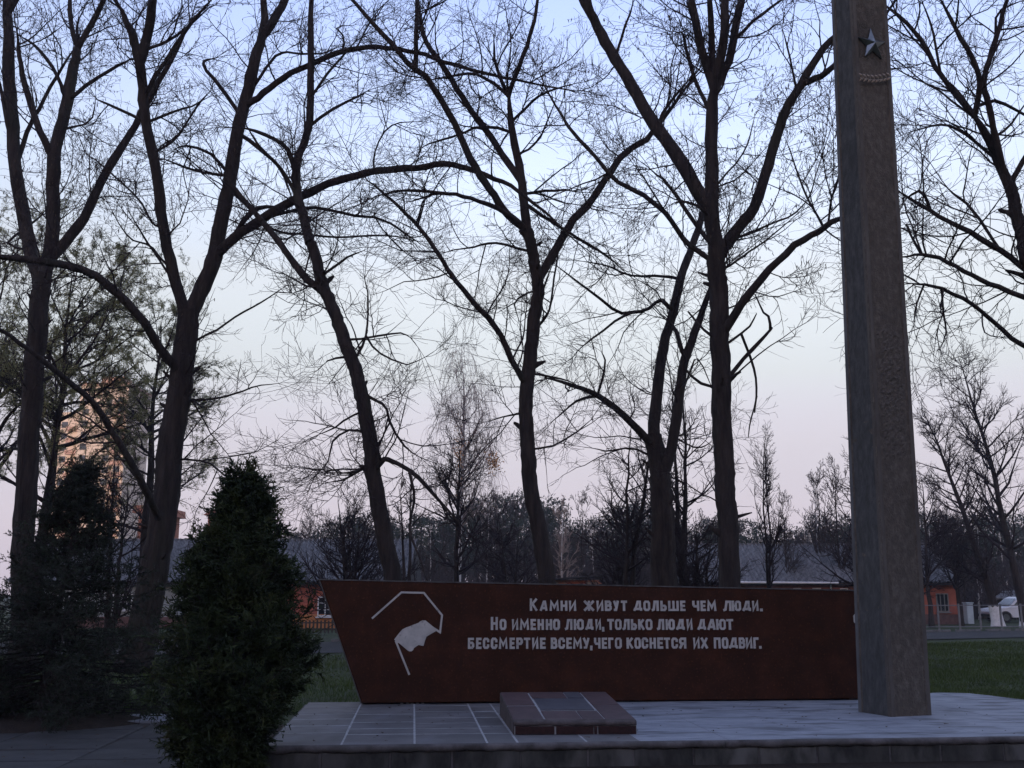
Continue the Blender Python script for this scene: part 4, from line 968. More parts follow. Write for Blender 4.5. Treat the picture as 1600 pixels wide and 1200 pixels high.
traced_tree('slender bare tree leaning left with its foot just left of the inscription', 20,
    [(614, 905), (600, 840), (588, 770), (578, 700), (570, 640), (556, 585), (538, 530), (518, 480), (500, 430), (486, 380)], 16, 9, [
    ([(486, 382), (476, 345), (465, 300), (466, 250), (482, 200), (487, 140), (485, 70), (487, 0), (490, -60)], 8.5, 5),
    ([(506, 465), (470, 425), (440, 385), (410, 345), (370, 300), (345, 270)], 7, 3.5), ([(470, 275), (450, 235), (430, 218), (400, 205), (375, 200)], 4.5, 2.5),
    ([(458, 308), (440, 265), (410, 235), (385, 195)], 4, 2), ([(485, 205), (520, 170), (560, 150), (575, 142)], 3, 1.4), ([(484, 150), (515, 110), (560, 60)], 3, 1.6),
    ([(590, 738), (597, 722), (607, 718), (640, 735), (665, 760), (690, 785), (720, 820)], 5, 3, {'dY': -.6}), ([(597, 722), (588, 700), (585, 690)], 3, 2),
    ([(645, 740), (648, 780), (640, 830), (655, 870), (665, 900)], 3, 1.5), ([(577, 608), (585, 625), (602, 635), (610, 665), (635, 700), (660, 715)], 3.4, 1.4),
    ([(562, 565), (572, 525), (575, 470), (568, 430)], 2.6, 1.4), ([(548, 527), (590, 525), (625, 520), (645, 530)], 2.2, 1.1), ([(573, 530), (590, 550), (620, 565), (640, 570), (670, 555)], 2.2, 1),
    ([(538, 565), (520, 560), (508, 568)], 2.6, 1.1), ([(558, 642), (540, 655), (520, 670), (495, 680)], 2.4, 1.1), ([(560, 678), (545, 672), (520, 690), (512, 720), (490, 745)], 2.6, 1.2),
    ([(567, 718), (560, 735), (545, 738), (525, 738)], 3, 1.6), ([(566, 725), (540, 748), (510, 755)], 2.8, 1.2), ([(508, 428), (530, 412), (548, 400), (570, 390)], 2.8, 1.2),
    ([(493, 455), (475, 445), (440, 425)], 2.4, 1.2), ([(480, 350), (500, 335), (540, 310)], 2.2, 1),
    ], dens=1.15, seed=3, lean=8)
traced_tree('bare tree behind the middle of the wall with a right fork and long diagonal limbs', 20.5,
    [(854, 905), (846, 850), (836, 800), (827, 740), (823, 680), (823, 610), (830, 540), (838, 480), (840, 440), (833, 400), (824, 360)], 16, 9.5, [
    ([(824, 362), (818, 310), (810, 260), (800, 200), (794, 150)], 8.5, 6), ([(794, 152), (810, 105), (825, 65), (838, 20), (842, -40)], 5, 3.5), ([(794, 152), (775, 100), (770, 60)], 4, 2),
    ([(844, 432), (868, 390), (895, 345), (925, 310), (950, 275), (975, 240), (1012, 215), (1040, 180), (1080, 125)], 7.5, 4, {'dY': 1.5}),
    ([(818, 362), (790, 330), (765, 295), (740, 255), (715, 205), (695, 165), (670, 125), (642, 103), (600, 55), (550, 0), (520, -40)], 7.5, 4, {'dY': -1}),
    ([(642, 103), (650, 70), (652, 30), (650, -20)], 4.5, 3.5),
    ([(812, 290), (790, 250), (765, 210), (740, 180), (715, 140), (690, 100), (662, 60), (655, 10), (645, -40)], 6.5, 3.5, {'dY': 1}),
    ([(812, 345), (785, 330), (750, 315), (720, 305), (690, 302), (650, 298), (610, 300), (575, 312)], 4.5, 2.2, {'dY': -1.5}), ([(688, 303), (660, 310), (635, 315)], 2, 1.2),
    ([(820, 600), (800, 565), (778, 515), (745, 480), (720, 450), (700, 420), (680, 390), (650, 350), (620, 320), (590, 295), (575, 282)], 6, 2.6, {'dY': -1.8}),
    ([(820, 455), (805, 470), (810, 500)], 2.2, 1), ([(762, 497), (762, 488)], 3, 2.4), ([(808, 395), (775, 380), (740, 385), (695, 395)], 2.6, 1.3), ([(838, 300), (860, 298), (900, 298)], 2.6, 2),
    ([(803, 205), (780, 200), (745, 198), (720, 210), (680, 222), (660, 230)], 3, 1.5), ([(790, 150), (770, 130), (740, 115), (700, 120), (665, 125)], 3.2, 1.5),
    ([(800, 195), (825, 165), (850, 145), (900, 130)], 3, 1.6), ([(842, 500), (850, 450), (865, 410)], 2.6, 1.4), ([(845, 585), (870, 590), (900, 600)], 2.4, 1.2),
    ([(838, 705), (870, 695), (900, 675), (925, 655)], 2.2, 1), ([(815, 640), (790, 650), (760, 660)], 2, .9), ([(828, 318), (860, 345), (900, 370), (950, 400), (975, 425)], 3.6, 1.6),
    ([(841, 525), (855, 490), (866, 440), (880, 330)], 2.2, 1.6), ([(808, 245), (840, 220), (870, 150)], 2.2, 1.3),
    ], dens=1.15, seed=4, lean=4)
traced_tree('double-stemmed bare tree with a drooping arched limb left of the thickest upright trunk', 23.5,
    [(1036, 910), (1036, 850), (1034, 790), (1030, 740), (1020, 680)], 24, 15, [
    ([(1020, 700), (1024, 620), (1036, 550), (1047, 500), (1066, 430), (1080, 385), (1100, 330), (1110, 280), (1118, 200)], 11, 4),
    ([(1040, 760), (1052, 690), (1062, 610), (1072, 560), (1088, 510), (1104, 470), (1112, 440)], 11, 5), ([(1072, 560), (1058, 525), (1045, 500)], 4.5, 3.5),
    ([(1014, 700), (995, 670), (970, 645), (940, 620), (915, 610), (880, 597), (850, 590)], 8, 2.8, {'dY': -1.5}), ([(935, 615), (905, 625), (885, 640), (860, 660)], 3, 1.2),
    ([(1045, 490), (1036, 472), (1030, 470), (1012, 483), (985, 488), (960, 486), (930, 460), (895, 435), (870, 415)], 4.2, 1.8, {'dY': -1.5}), ([(990, 488), (960, 502), (925, 530), (900, 550)], 3, 1.2),
    ([(1066, 435), (1030, 432), (985, 430), (950, 415), (905, 408)], 3, 1.3), ([(935, 612), (945, 570), (940, 550)], 2.4, 1.2), ([(1060, 690), (1090, 700), (1110, 690)], 2, 1),
    ([(1015, 720), (990, 700), (950, 705), (920, 700)], 2.4, 1), ([(1062, 640), (1075, 590), (1090, 560), (1120, 620)], 2, 1),
    ], dens=1.15, seed=5)
traced_tree('thickest upright bare tree behind the wall with a broken hanging branch on its right', 19,
    [(1141, 905), (1138, 830), (1133, 750), (1129, 660), (1126, 560), (1123, 460), (1119, 400)], 19, 16, [
    ([(1119, 405), (1113, 330), (1112, 250), (1113, 170), (1118, 110)], 14, 9.5, {'dY': .3}), ([(1114, 140), (1100, 90), (1088, 40), (1078, -10), (1070, -60)], 8, 5), ([(1116, 130), (1112, 60), (1108, -30)], 5.5, 5),
    ([(1118, 120), (1130, 60), (1133, 0), (1136, -60)], 7.5, 6), ([(1120, 150), (1140, 90), (1150, 40), (1160, -5), (1168, -50)], 7.5, 6), ([(1152, 62), (1175, 35), (1205, 12), (1230, -5)], 3.5, 2.5),
    ([(1108, 325), (1085, 288), (1050, 235), (1020, 190), (990, 140), (960, 90), (935, 45), (910, 0), (890, -40)], 12, 7.5, {'dY': .8}), ([(930, 40), (918, 0), (912, -40)], 6, 5),
    ([(1134, 400), (1150, 360), (1178, 325), (1198, 270), (1212, 215), (1230, 170), (1250, 135), (1280, 85), (1312, 50), (1340, 10)], 11, 6, {'dY': .5}), ([(1258, 132), (1285, 118), (1310, 98), (1340, 85), (1400, 0)], 6, 4),
    ([(1140, 530), (1155, 480), (1185, 440), (1220, 405), (1255, 375), (1285, 358), (1305, 345), (1340, 335), (1370, 340)], 8, 4, {'dY': -1.2, 'mul': .7}),
    ([(1110, 412), (1075, 380), (1040, 335), (1005, 305), (960, 280), (930, 245), (895, 205), (870, 170), (850, 130)], 5, 2.6, {'dY': .5}),
    ([(1112, 390), (1085, 350), (1060, 310), (1040, 285), (1015, 265)], 4.5, 2.2), ([(1108, 350), (1095, 325), (1070, 315), (1050, 318)], 3, 1.5),
    ([(1146, 600), (1158, 565), (1182, 540), (1200, 520), (1205, 512)], 4.2, 2.4, {'mul': .25}), ([(1200, 518), (1203, 498), (1192, 485), (1180, 460)], 2.8, 1.4, {'mul': .4}), ([(1145, 540), (1165, 515), (1182, 490)], 2.8, 1.3, {'mul': .3}),
    ([(1172, 528), (1176, 570), (1182, 610), (1180, 645)], 2.6, 1.4, {'mul': .3}), ([(1178, 625), (1172, 660), (1170, 685)], 1.6, .8, {'mul': .3}), ([(1147, 608), (1158, 580)], 4.4, 2.6, {'mul': 0}),
    ([(1110, 615), (1090, 595), (1072, 580)], 3, 2.4, {'mul': .2}), ([(1108, 535), (1095, 510), (1075, 488)], 2.8, 1.8, {'mul': .2}),
    ([(1105, 180), (1085, 120), (1068, 60), (1064, 50)], 3.6, 2), ([(1150, 385), (1190, 355), (1240, 335), (1270, 300)], 2.4, 1.2), ([(1140, 425), (1155, 405), (1190, 380), (1250, 330)], 2.4, 1.1),
    ([(1288, 355), (1270, 325), (1250, 280), (1228, 220)], 2.4, 1.4), ([(1292, 352), (1300, 310), (1312, 260), (1305, 200)], 2.4, 1.2), ([(1022, 200), (1040, 170), (1080, 120)], 4, 2), ([(1240, 140), (1235, 90), (1220, 40)], 2.4, 1.2),
    ([(965, 95), (975, 50), (990, 0)], 2.8, 1.6), ([(1060, 380), (1020, 300), (985, 250)], 2, 1), ([(1120, 300), (1160, 240), (1180, 180)], 2, 1),
    ], dens=.95, catkin=.3, seed=6)
traced_tree('bare tree at the right edge whose trunk rises past the obelisk', 17.5,
    [(1660, 800), (1650, 650), (1630, 520), (1608, 420), (1592, 350), (1578, 290)], 15, 10, [
    ([(1578, 292), (1560, 255), (1545, 215), (1522, 182)], 9, 6.5), ([(1522, 182), (1490, 140), (1462, 105), (1440, 65), (1405, 25), (1380, 5)], 5.5, 3), ([(1522, 182), (1530, 130), (1522, 95), (1495, 50), (1470, 0)], 5.5, 3.5),
    ([(1570, 275), (1556, 215), (1543, 160), (1538, 130), (1548, 85), (1562, 40), (1575, 0), (1590, -40)], 6, 4), ([(1530, 130), (1545, 100), (1570, 50)], 3.5, 2), ([(1480, 115), (1460, 60), (1440, 0)], 3, 2),
    ([(1600, 475), (1560, 450), (1520, 430), (1480, 410), (1440, 398), (1410, 402)], 5, 3), ([(1630, 560), (1590, 535), (1550, 500), (1510, 470), (1460, 448), (1425, 443)], 5, 3, {'dY': -1.5}),
    ([(1602, 430), (1560, 390), (1510, 360), (1470, 340), (1430, 315), (1405, 300)], 5.5, 3), ([(1475, 293), (1440, 300), (1415, 310)], 3.5, 2), ([(1560, 380), (1520, 330), (1480, 293)], 3, 2.4),
    ([(1585, 280), (1620, 220), (1660, 180)], 5, 3), ([(1545, 220), (1575, 200), (1610, 150)], 3, 1.6), ([(1555, 255), (1510, 210), (1470, 195), (1425, 205)], 3, 1.5), ([(1535, 165), (1560, 158), (1600, 180), (1640, 200)], 3.2, 2),
    ([(1440, 398), (1420, 360), (1415, 350)], 2.5, 1.5), ([(1468, 448), (1475, 490), (1478, 520), (1465, 550)], 2.2, 1.1), ([(1540, 60), (1560, 20), (1600, 0)], 2.4, 1.4), ([(1450, 445), (1430, 480), (1428, 510)], 2, 1),
    ], dens=1.1, seed=7, sprout_from=.6)

# ------------------------------------------------------------------ other bare trees
def free_tree(name, label, base, h, r, spread, mat_t, mat_b, n1=26, up=.06, style='oval', cat='tree', group=None, seed=0, first=.15, stems=1, leaf=None, thin=1.0, lv3=6, lean=(0, 0), ang=(30, 60), droop=0, nleaf=0):
    global rng
    rng = np.random.default_rng(500 + seed); random.seed(500 + seed)
    t = empty(name, base, 0, label=label, cat=cat, group=group)
    trunks = []
    K = 14
    for s in range(stems):
        tt = np.linspace(0, 1, K); off = rng.normal(size=2) * (.12 if stems > 1 else 0) * spread
        x = off[0] * .15 + (lean[0] + off[0]) * tt ** 1.3 + np.cumsum(rng.normal(size=K)) * h * .004; y = off[1] * .15 + (lean[1] + off[1]) * tt ** 1.3 + np.cumsum(rng.normal(size=K)) * h * .004
        x -= x[0] * (s == 0); y -= y[0] * (s == 0)
        P = np.stack([x, y, tt * h * (1 if s == 0 else rng.uniform(.75, 1))], 1); P[0, 2] = -.08
        rr = r * (1 - .93 * tt) / (1 if stems == 1 else 1.3); rr[0] *= 1.35; trunks.append((P, rr))
    V, F = merge([limb_mesh(P, rr, 9, .05) for P, rr in trunks]); link('trunk', np_mesh('trunk', V, F, mat_t), t)
    TP = np.array([p for p, _ in trunks]); TR = np.array([q for _, q in trunks])
    # main branches, length shaped by height
    M_ = n1 * stems; pi = rng.integers(0, stems, M_); tt = rng.uniform(first, .97, M_)
    a1 = grow(TP, TR, n1, (spread * .75, spread * 1.1), (first, .98), ang, 9, .10, up, .018, .005 * thin, taper_t=.72 if style == 'oval' else .25, sag=droop * .3)
    a2 = grow(*a1, 9, (-.3, -.65), (.12, 1), (25, 55), 6, .15, up * .7, .012, .0042 * thin, sag=droop)
    a3 = grow(*a2, lv3, (-.3, -.7), (.1, 1), (20, 60), 5, .18, up * .5, .008, .0036 * thin, sag=droop * 2)
    parts = [tubes(*a1, 3), tubes(*a2, 3), ribbons(a3[0], a3[1] * 1.3)]
    if droop:   # hanging fringes
        a4 = grow(*a3, 2, (.5, 2.0), (.2, 1), (10, 50), 6, .05, -.55, .004, .0038 * thin, sag=.25); parts.append(ribbons(a4[0], a4[1] * 1.3))
    V, F = merge(parts); link('branches', np_mesh('branches', V, F, mat_b), t, kind='stuff')
    if nleaf:
        idx = rng.integers(0, len(a3[0]), nleaf); kk = rng.integers(1, 5, nleaf); E = a3[0][idx, kk] + rng.normal(size=(nleaf, 3)) * .03
        d_ = norm(rng.normal(size=(nleaf, 3))) * rng.uniform(.03, .07, (nleaf, 1)); P3 = np.stack([E, E + d_], 1)
        V, F = ribbons(P3, np.tile([.0085, .004], (nleaf, 1))); link('foliage', np_mesh('foliage', V, F, leaf, False), t, kind='stuff')
    return t
def gp(px, Y): return Vector((wx(px, Y), Y, -.02))
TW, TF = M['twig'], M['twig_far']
def hpx(py, Y): return wz(py, Y)
# willow with young leaves, left, behind the first two trunks
for k_, (px, Y, pyt, spd, lab, sd_) in enumerate(((60, 30, 425, 4.2, 'hazy green budding willow behind the two left trunks', 11), (-30, 34, 380, 5.0, 'budding willow cut by the left edge of the photo', 12), (222, 36, 505, 3.3, 'smaller budding willow just left of the flared trunk', 13))):
    free_tree('willow_tree', lab, gp(px, Y), hpx(pyt, Y), .22, spd, M['bark'], TW, 34, .04, 'wide', seed=sd_, first=.30, leaf=M['willow_leaf'], nleaf=(95000, 80000, 50000)[k_], lv3=7, ang=(35, 75))
# weeping birch
b = free_tree('birch_tree', 'tall weeping birch with hanging twigs left of the middle trunk', gp(716, 46), hpx(566, 46), .15, 4.3, M['birch_bark'], M['birch_twig'], 30, .12, seed=21, first=.3, droop=.05, lv3=3, thin=1.1, ang=(25, 55))
rng = np.random.default_rng(5); E = np.array(gp(716, 46)) * 0 + np.array([wx(770, 45.6) - wx(716, 46), -.4, hpx(722, 45.6)]) + rng.normal(size=(260, 3)) * [.16, .16, .22]
E2 = np.array([wx(714, 45.6) - wx(716, 46), -.4, hpx(715, 45.6)]) + rng.normal(size=(200, 3)) * [.12, .12, .8]; E = np.vstack([E, E2])
d_ = norm(rng.normal(size=E.shape)) * .1; V, F = ribbons(np.stack([E, E + d_ * .5, E + d_], 1), np.tile([.003, .03, .003], (len(E), 1))); link('dry_leaves', np_mesh('dry_leaves', V, F, M['dry_leaf'], False), b, kind='stuff')
# mid-distance trees and bushes
mids = [
 ('bare_bush', 'round bare bush before the left roof, left of the leaning slender tree', 548, 37, 765, 3.3, 4, 31, 'bush', 1.3),
 ('bare_tree', 'dark bare fruit tree with low boughs right of the leaning slender tree', 712, 33, 690, 3.2, 1, 32, 'tree', 1.2),
 ('bare_bush', 'slim bare bush between the leaning slender tree and the fruit tree', 640, 35, 730, 1.7, 2, 33, 'bush', 1.2),
 ('bare_tree', 'bare understory tree left of the double-stemmed tree', 975, 30, 640, 3.0, 2, 34, 'tree', 1.0),
 ('bare_tree', 'bare many-stemmed tree filling the gap right of the double-stemmed tree', 1068, 29, 590, 2.8, 3, 35, 'tree', 1.0),
 ('bare_tree', 'slender young tree with thin upright branches before the right roof', 1200, 33, 662, 2.3, 2, 36, 'tree', .9),
 ('bare_tree', 'dark bare tree half hidden behind the left side of the obelisk', 1345, 32, 690, 2.8, 2, 37, 'tree', 1.0),
 ('bare_tree', 'bare tree with crooked boughs behind the right side of the obelisk', 1452, 52, 745, 3.3, 1, 38, 'tree', 1.4),
 ('bare_tree', 'low crooked bare tree whose boughs hang before the roof of the orange end wall', 1500, 54.5, 812, 4.0, 2, 43, 'tree', 1.5),
 ('bare_bush', 'bare bush standing close behind the obelisk in front of the right roof', 1385, 40, 800, 3.0, 3, 44, 'bush', 1.3),
 ('bare_tree', 'low bare tree among the trunks left of the flared tree', 170, 26, 700, 2.6, 2, 39, 'tree', 1.0),
 ('bare_bush', 'tangled bare bush left of the thickest trunk, low over the wall', 1085, 27, 800, 2.2, 3, 40, 'bush', 1.0),
 ('bare_bush', 'bare bush behind the wall left of the double-stemmed tree', 985, 33, 800, 2.4, 3, 41, 'bush', 1.2),
 ('bare_bush', 'small bare bush behind the wall right of the fruit tree', 800, 38, 800, 2.4, 3, 42, 'bush', 1.3),
]
for nm, lab, px, Y, pyt, spd, st, sd_, ct, th in mids:
    h_ = hpx(pyt, Y); slim = sd_ == 36
    free_tree(nm, lab, gp(px, Y), h_, (.05 + .012 * h_) * (.55 if slim else 1), spd, M['bark'], TW, 16 if st > 1 else 26, .10 if not slim else .22, seed=sd_, first=.08 if nm == 'bare_bush' else .2, stems=st, thin=th, lv3=4 if not slim else 3, cat=ct, ang=(35, 70) if not slim else (20, 40))
# whitewashed trees by the fence
for px, Y, pyt, lean, sd_, lab in ((1556, 53.5, 640, (-3.2, 0), 51, 'leaning bare tree with limewashed foot beside the white car'), (1600, 53, 560, (-2.0, 0), 52, 'big bare tree with limewashed foot at the right edge')):
    t = free_tree('bare_tree', lab, gp(px, Y), hpx(pyt, Y), .23, 6.2 if sd_ == 52 else 4.2, M['bark'], TW, 44, .09, seed=sd_, first=.18, thin=1.35, lv3=7, lean=lean, ang=(35, 70))
    mb = MB(); n = 14
    vs = []
    for z_, rr_ in ((-.03, .37), (.3, .30), (.85, .27), (1.0, .262)):
        vs += [(rr_ * math.cos(2 * PI * i / n) + lean[0] * (max(z_, 0) / hpx(pyt, Y)) ** 1.3, rr_ * math.sin(2 * PI * i / n), z_ + (random.uniform(-.05, .05) if z_ > .9 else 0)) for i in range(n)]
    mb.add(vs, [(r_ * n + i, r_ * n + (i + 1) % n, (r_ + 1) * n + (i + 1) % n, (r_ + 1) * n + i) for r_ in range(3) for i in range(n)]); mb.build('limewash', M['limewash'], t, smooth=True)

# far wood: pines and bare trees, copies of a few kinds
def pine(seed, h, col='pine'):
    global rng
    rng = np.random.default_rng(900 + seed); t = empty('pine_tree')
    P = np.array([[0, 0, -.2], [.05, 0, h * .4], [-.05, .05, h * .75], [0, 0, h]]); V, F = limb_mesh(P, np.array([.17, .13, .08, .02]), 7); link('trunk', np_mesh('trunk', V, F, M['bark']), t)
    nb = 46; cz = rng.uniform(.28, 1.0, nb) ** .8; az = rng.uniform(0, 2 * PI, nb); rad = (1.25 - cz) * h * .30 * rng.uniform(.4, 1.15, nb) * (cz > .2) + .12
    cen = np.stack([np.cos(az) * rad, np.sin(az) * rad, cz * h], 1)
    m_ = 34; E = np.repeat(cen, m_, 0) + rng.normal(size=(nb * m_, 3)) * np.array([.42, .42, .24])
    d_ = norm(rng.normal(size=E.shape) + [0, 0, .5]) * rng.uniform(.16, .34, (len(E), 1)); V, F = ribbons(np.stack([E, E + d_], 1), np.tile([.055, .02], (len(E), 1)))
    link('crown', np_mesh('crown', V, F, M[col], False), t, kind='stuff')
    return t
protos = [pine(i, 10) for i in range(5)]
GP = 'pines of the dark wood behind the houses'
rnd = random.Random(4)
def skyline(px):   # photo row of the wood's top edge
    return np.interp(px, [380, 450, 520, 640, 700, 780, 830, 880, 905, 930, 1000, 1060, 1150, 1230, 1300, 1450, 1500, 1600, 1700], [835, 828, 800, 800, 790, 768, 772, 785, 812, 812, 775, 800, 800, 815, 800, 790, 800, 800, 790])
first_use = set()
npine = 0
for i in range(150):
    px = 395 + (1650 - 395) * (i / 150) + rnd.uniform(-14, 14); Y = rnd.uniform(76, 118); 
    row = i % 3
    py = skyline(px) + rnd.uniform(0, 16) + row * 16
    if row == 0: Y = rnd.uniform(100, 118)
    h_ = hpx(py, Y); k_ = rnd.randrange(5)
    t = protos[k_] if k_ not in first_use else copy_tree(protos[k_]); first_use.add(k_)
    t.location = gp(px, Y); s_ = h_ / 10; t.scale = (s_ * rnd.uniform(.8, 1.15), s_, s_); t.rotation_euler = (0, 0, rnd.uniform(0, 6.28))
    tag(t, 'dark pine in the far wood behind the houses', 'pine tree', GP)
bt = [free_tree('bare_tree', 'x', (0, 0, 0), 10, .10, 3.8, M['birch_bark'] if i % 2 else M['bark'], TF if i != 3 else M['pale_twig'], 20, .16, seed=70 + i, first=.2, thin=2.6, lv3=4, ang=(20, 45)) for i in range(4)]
used = set()
specs = [(px, rnd.uniform(66, 95), None, rnd.randrange(3)) for px in range(400, 1680, 17)] + [(884, 60, 790, 3), (1290, 62, 735, 0), (1275, 64, 745, 1), (1312, 60, 715, 2), (1470, 66, 750, 1), (1225, 60, 770, 0), (480, 70, 790, 2), (905, 64, 770, 0)]
for px, Y, pyt, k_ in specs:
    px += rnd.uniform(-6, 6)
    py = pyt if pyt else skyline(px) + rnd.uniform(-8, 42)
    t = bt[k_] if k_ not in used else copy_tree(bt[k_]); used.add(k_)
    t.location = gp(px, Y); h_ = hpx(py, Y); s_ = h_ / 10; t.scale = (s_, s_, s_); t.rotation_euler = (0, 0, rnd.uniform(0, 6.28))
    if k_ == 3: tag(t, 'pale brown bare tree just right of the middle trunk, before the wood', 'tree')
    else: tag(t, 'thin bare tree at the edge of the far wood', 'tree', 'bare trees at the edge of the far wood')
# undergrowth mass of the wood
rng = np.random.default_rng(33); n = 9000
bx = rng.uniform(380, 1700, n); by = rng.uniform(68, 96, n); base = np.stack([(bx - 800) / FPX * by * .985, by, np.zeros(n)], 1)
hh = rng.uniform(1.2, 4.2, n)[:, None]; dd = rng.normal(size=(n, 3)) * [.25, .25, 0] + [0, 0, 1]
P = np.stack([base, base + dd * hh * .35, base + (dd + rng.normal(size=(n, 3)) * .12) * hh * .7, base + (dd + rng.normal(size=(n, 3)) * .22) * hh], 1)
a2 = grow(P, np.full(P.shape[:2], .02), 3, (.4, 1.5), (.2, 1), (20, 60), 4, .2, .05, .01, .009)
V, F = merge([ribbons(P, np.tile([.038, .028, .02, .012], (n, 1))), ribbons(a2[0], a2[1] * 1.9)])
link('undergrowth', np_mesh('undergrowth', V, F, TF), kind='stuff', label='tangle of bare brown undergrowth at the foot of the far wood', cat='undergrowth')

# ------------------------------------------------------------------ spruce and thuja in front
rng = np.random.default_rng(61)
SY = 13.7; sb = gat(75, 1112); sb = Vector((wx(75, SY), SY, .03)); H = wz(738, SY); dx = wx(121, SY) - wx(75, SY)
sp_ = empty('spruce_tree', sb, 0, label='dark drooping spruce on the soil bed at the left edge', cat='tree')
tt = np.linspace(0, 1, 14); TP = np.stack([dx * tt ** 1.1, 0 * tt, H * tt], 1); TR = .055 * (1 - .95 * tt) + .002
V, F = limb_mesh(TP, TR, 9); link('trunk', np_mesh('trunk', V, F, M['bark']), sp_)
nb = 250; zt = .07 + .92 * rng.random(nb) ** 1.6; az = rng.uniform(0, 2 * PI, nb)
Lb = np.interp(zt, [0, .12, .3, .6, .85, 1], [1.8, 2.25, 1.75, .68, .20, .03]) * rng.uniform(.5, 1.12, nb)
st = np.stack([np.interp(zt, tt, TP[:, 0]), 0 * zt, zt * H], 1); K = 8; s = np.linspace(0, 1, K)[None, :, None]
out = np.stack([np.cos(az), np.sin(az), np.zeros(nb)], 1)[:, None, :]; Lb_ = Lb[:, None, None]
drop = np.interp(zt, [0, .5, 1], [-.30, -.05, .75])[:, None, None]
P = st[:, None, :] + out * s * Lb_ + np.array([0, 0, 1]) * (drop * s * Lb_ + .22 * Lb_ * s ** 2.2) + rng.normal(size=(nb, K, 3)) * .012
Rb = np.tile(np.linspace(.012, .003, K), (nb, 1))
a2 = grow(P, Rb, 15, (.14, .55), (.15, 1), (35, 65), 5, .10, -.06, .006, .0022, flat=.55, taper_t=.6)
a3 = grow(*a2, 4, (.06, .2), (.1, 1), (30, 60), 4, .12, -.03, .005, .002, flat=.3)
V, F = merge([tubes(P, Rb, 4), ribbons(a2[0], a2[1] * 1.3), ribbons(a3[0], a3[1] * 1.3)]); link('branches', np_mesh('branches', V, F, M['bark']), sp_, kind='stuff')
nd = []
for src, c_ in ((a3, 7), (a2, 12)):
    q = grow(*src, c_, (.02, .034), (0, 1), (35, 70), 2, 0, 0, .001, .002, taper_t=0); nd.append(ribbons(q[0], np.tile([.006, .001], (len(q[0]), 1))))
V, F = merge(nd); link('needles', np_mesh('needles', V, F, M['spruce'], False), sp_, kind='stuff')

rng = np.random.default_rng(62)
TY = 9.75; TH_ = wz(752, TY)
th = empty('thuja_bush', (wx(372, TY), TY, 0), 0, label='dense dark green thuja standing at the left end of the platform', cat='bush')
cx0 = wx(372, TY)
def prof_lr(z):     # left/right silhouettes traced from the photo -> metres about the axis
    zr = [wz(y, TY) for y in (1195, 1150, 1100, 1040, 980, 920, 870, 830, 805, 780, 752)]
    l = np.interp(z, zr, [312, 282, 264, 258, 266, 282, 304, 318, 345, 372, 384]); r = np.interp(z, zr, [376, 396, 446, 490, 486, 462, 434, 416, 404, 398, 390]); return l, r
nb = 560; zt = rng.uniform(.02, 1, nb) ** 1.3 * TH_; az = rng.uniform(0, 2 * PI, nb)
l, r = prof_lr(zt); l = (l - 372) / FPX * dep((0, TY, 1)) ; r = (r - 372) / FPX * dep((0, TY, 1))
rd_ = np.where(np.cos(az) > 0, r, -l); rd_ = rd_ * np.abs(np.cos(az)) + (np.abs(np.sin(az)) * (r - l) / 2) * (1 - np.abs(np.cos(az)) * .5); rd_ = np.maximum(rd_, .05) * np.where(zt > TH_ * .66, rng.uniform(.25, 1.2, nb), rng.uniform(.5, 1.06, nb)) * .95
tip = np.stack([np.cos(az) * rd_, np.sin(az) * rd_, zt], 1)
org = np.stack([(l + r) * .0 + .02 * np.sin(zt * 3), 0 * zt, np.maximum(.0, zt - rd_ * rng.uniform(.55, 1.0, nb))], 1)
org[:, 0] = np.interp(zt, [0, TH_ * .7, TH_], [0, .02, .09])
K = 7; s = np.linspace(0, 1, K)[None, :, None]; P = org[:, None] + (tip - org)[:, None] * s; P[:, :, 2] -= (np.sin(s[..., 0] * PI) * .07 * rd_[:, None]); P += rng.normal(size=P.shape) * .012
Rb = np.tile(np.linspace(.011, .003, K), (nb, 1))
a2 = grow(P, Rb, 9, (.12, .34), (.35, 1), (20, 55), 5, .14, .06, .006, .002, taper_t=.3)
a3 = grow(*a2, 7, (.05, .15), (.05, 1), (30, 50), 2, .1, .05, .005, .002, taper_t=.3, flat=.5)
a4 = grow(*a3, 4, (.025, .06), (.1, 1), (35, 60), 2, .15, 0.03, .005, .002, taper_t=.3)
V, F = merge([tubes(P, Rb, 3), ribbons(a2[0], a2[1])]); link('branches', np_mesh('branches', V, F, M['bark']), th, kind='stuff')
w3 = np.tile([.006, .0035], (len(a3[0]), 1)); w4 = np.tile([.0055, .003], (len(a4[0]), 1))
V, F = merge([ribbons(a3[0], w3), ribbons(a4[0], w4)]); link('foliage', np_mesh('foliage', V, F, M['thuja'], False), th, kind='stuff')
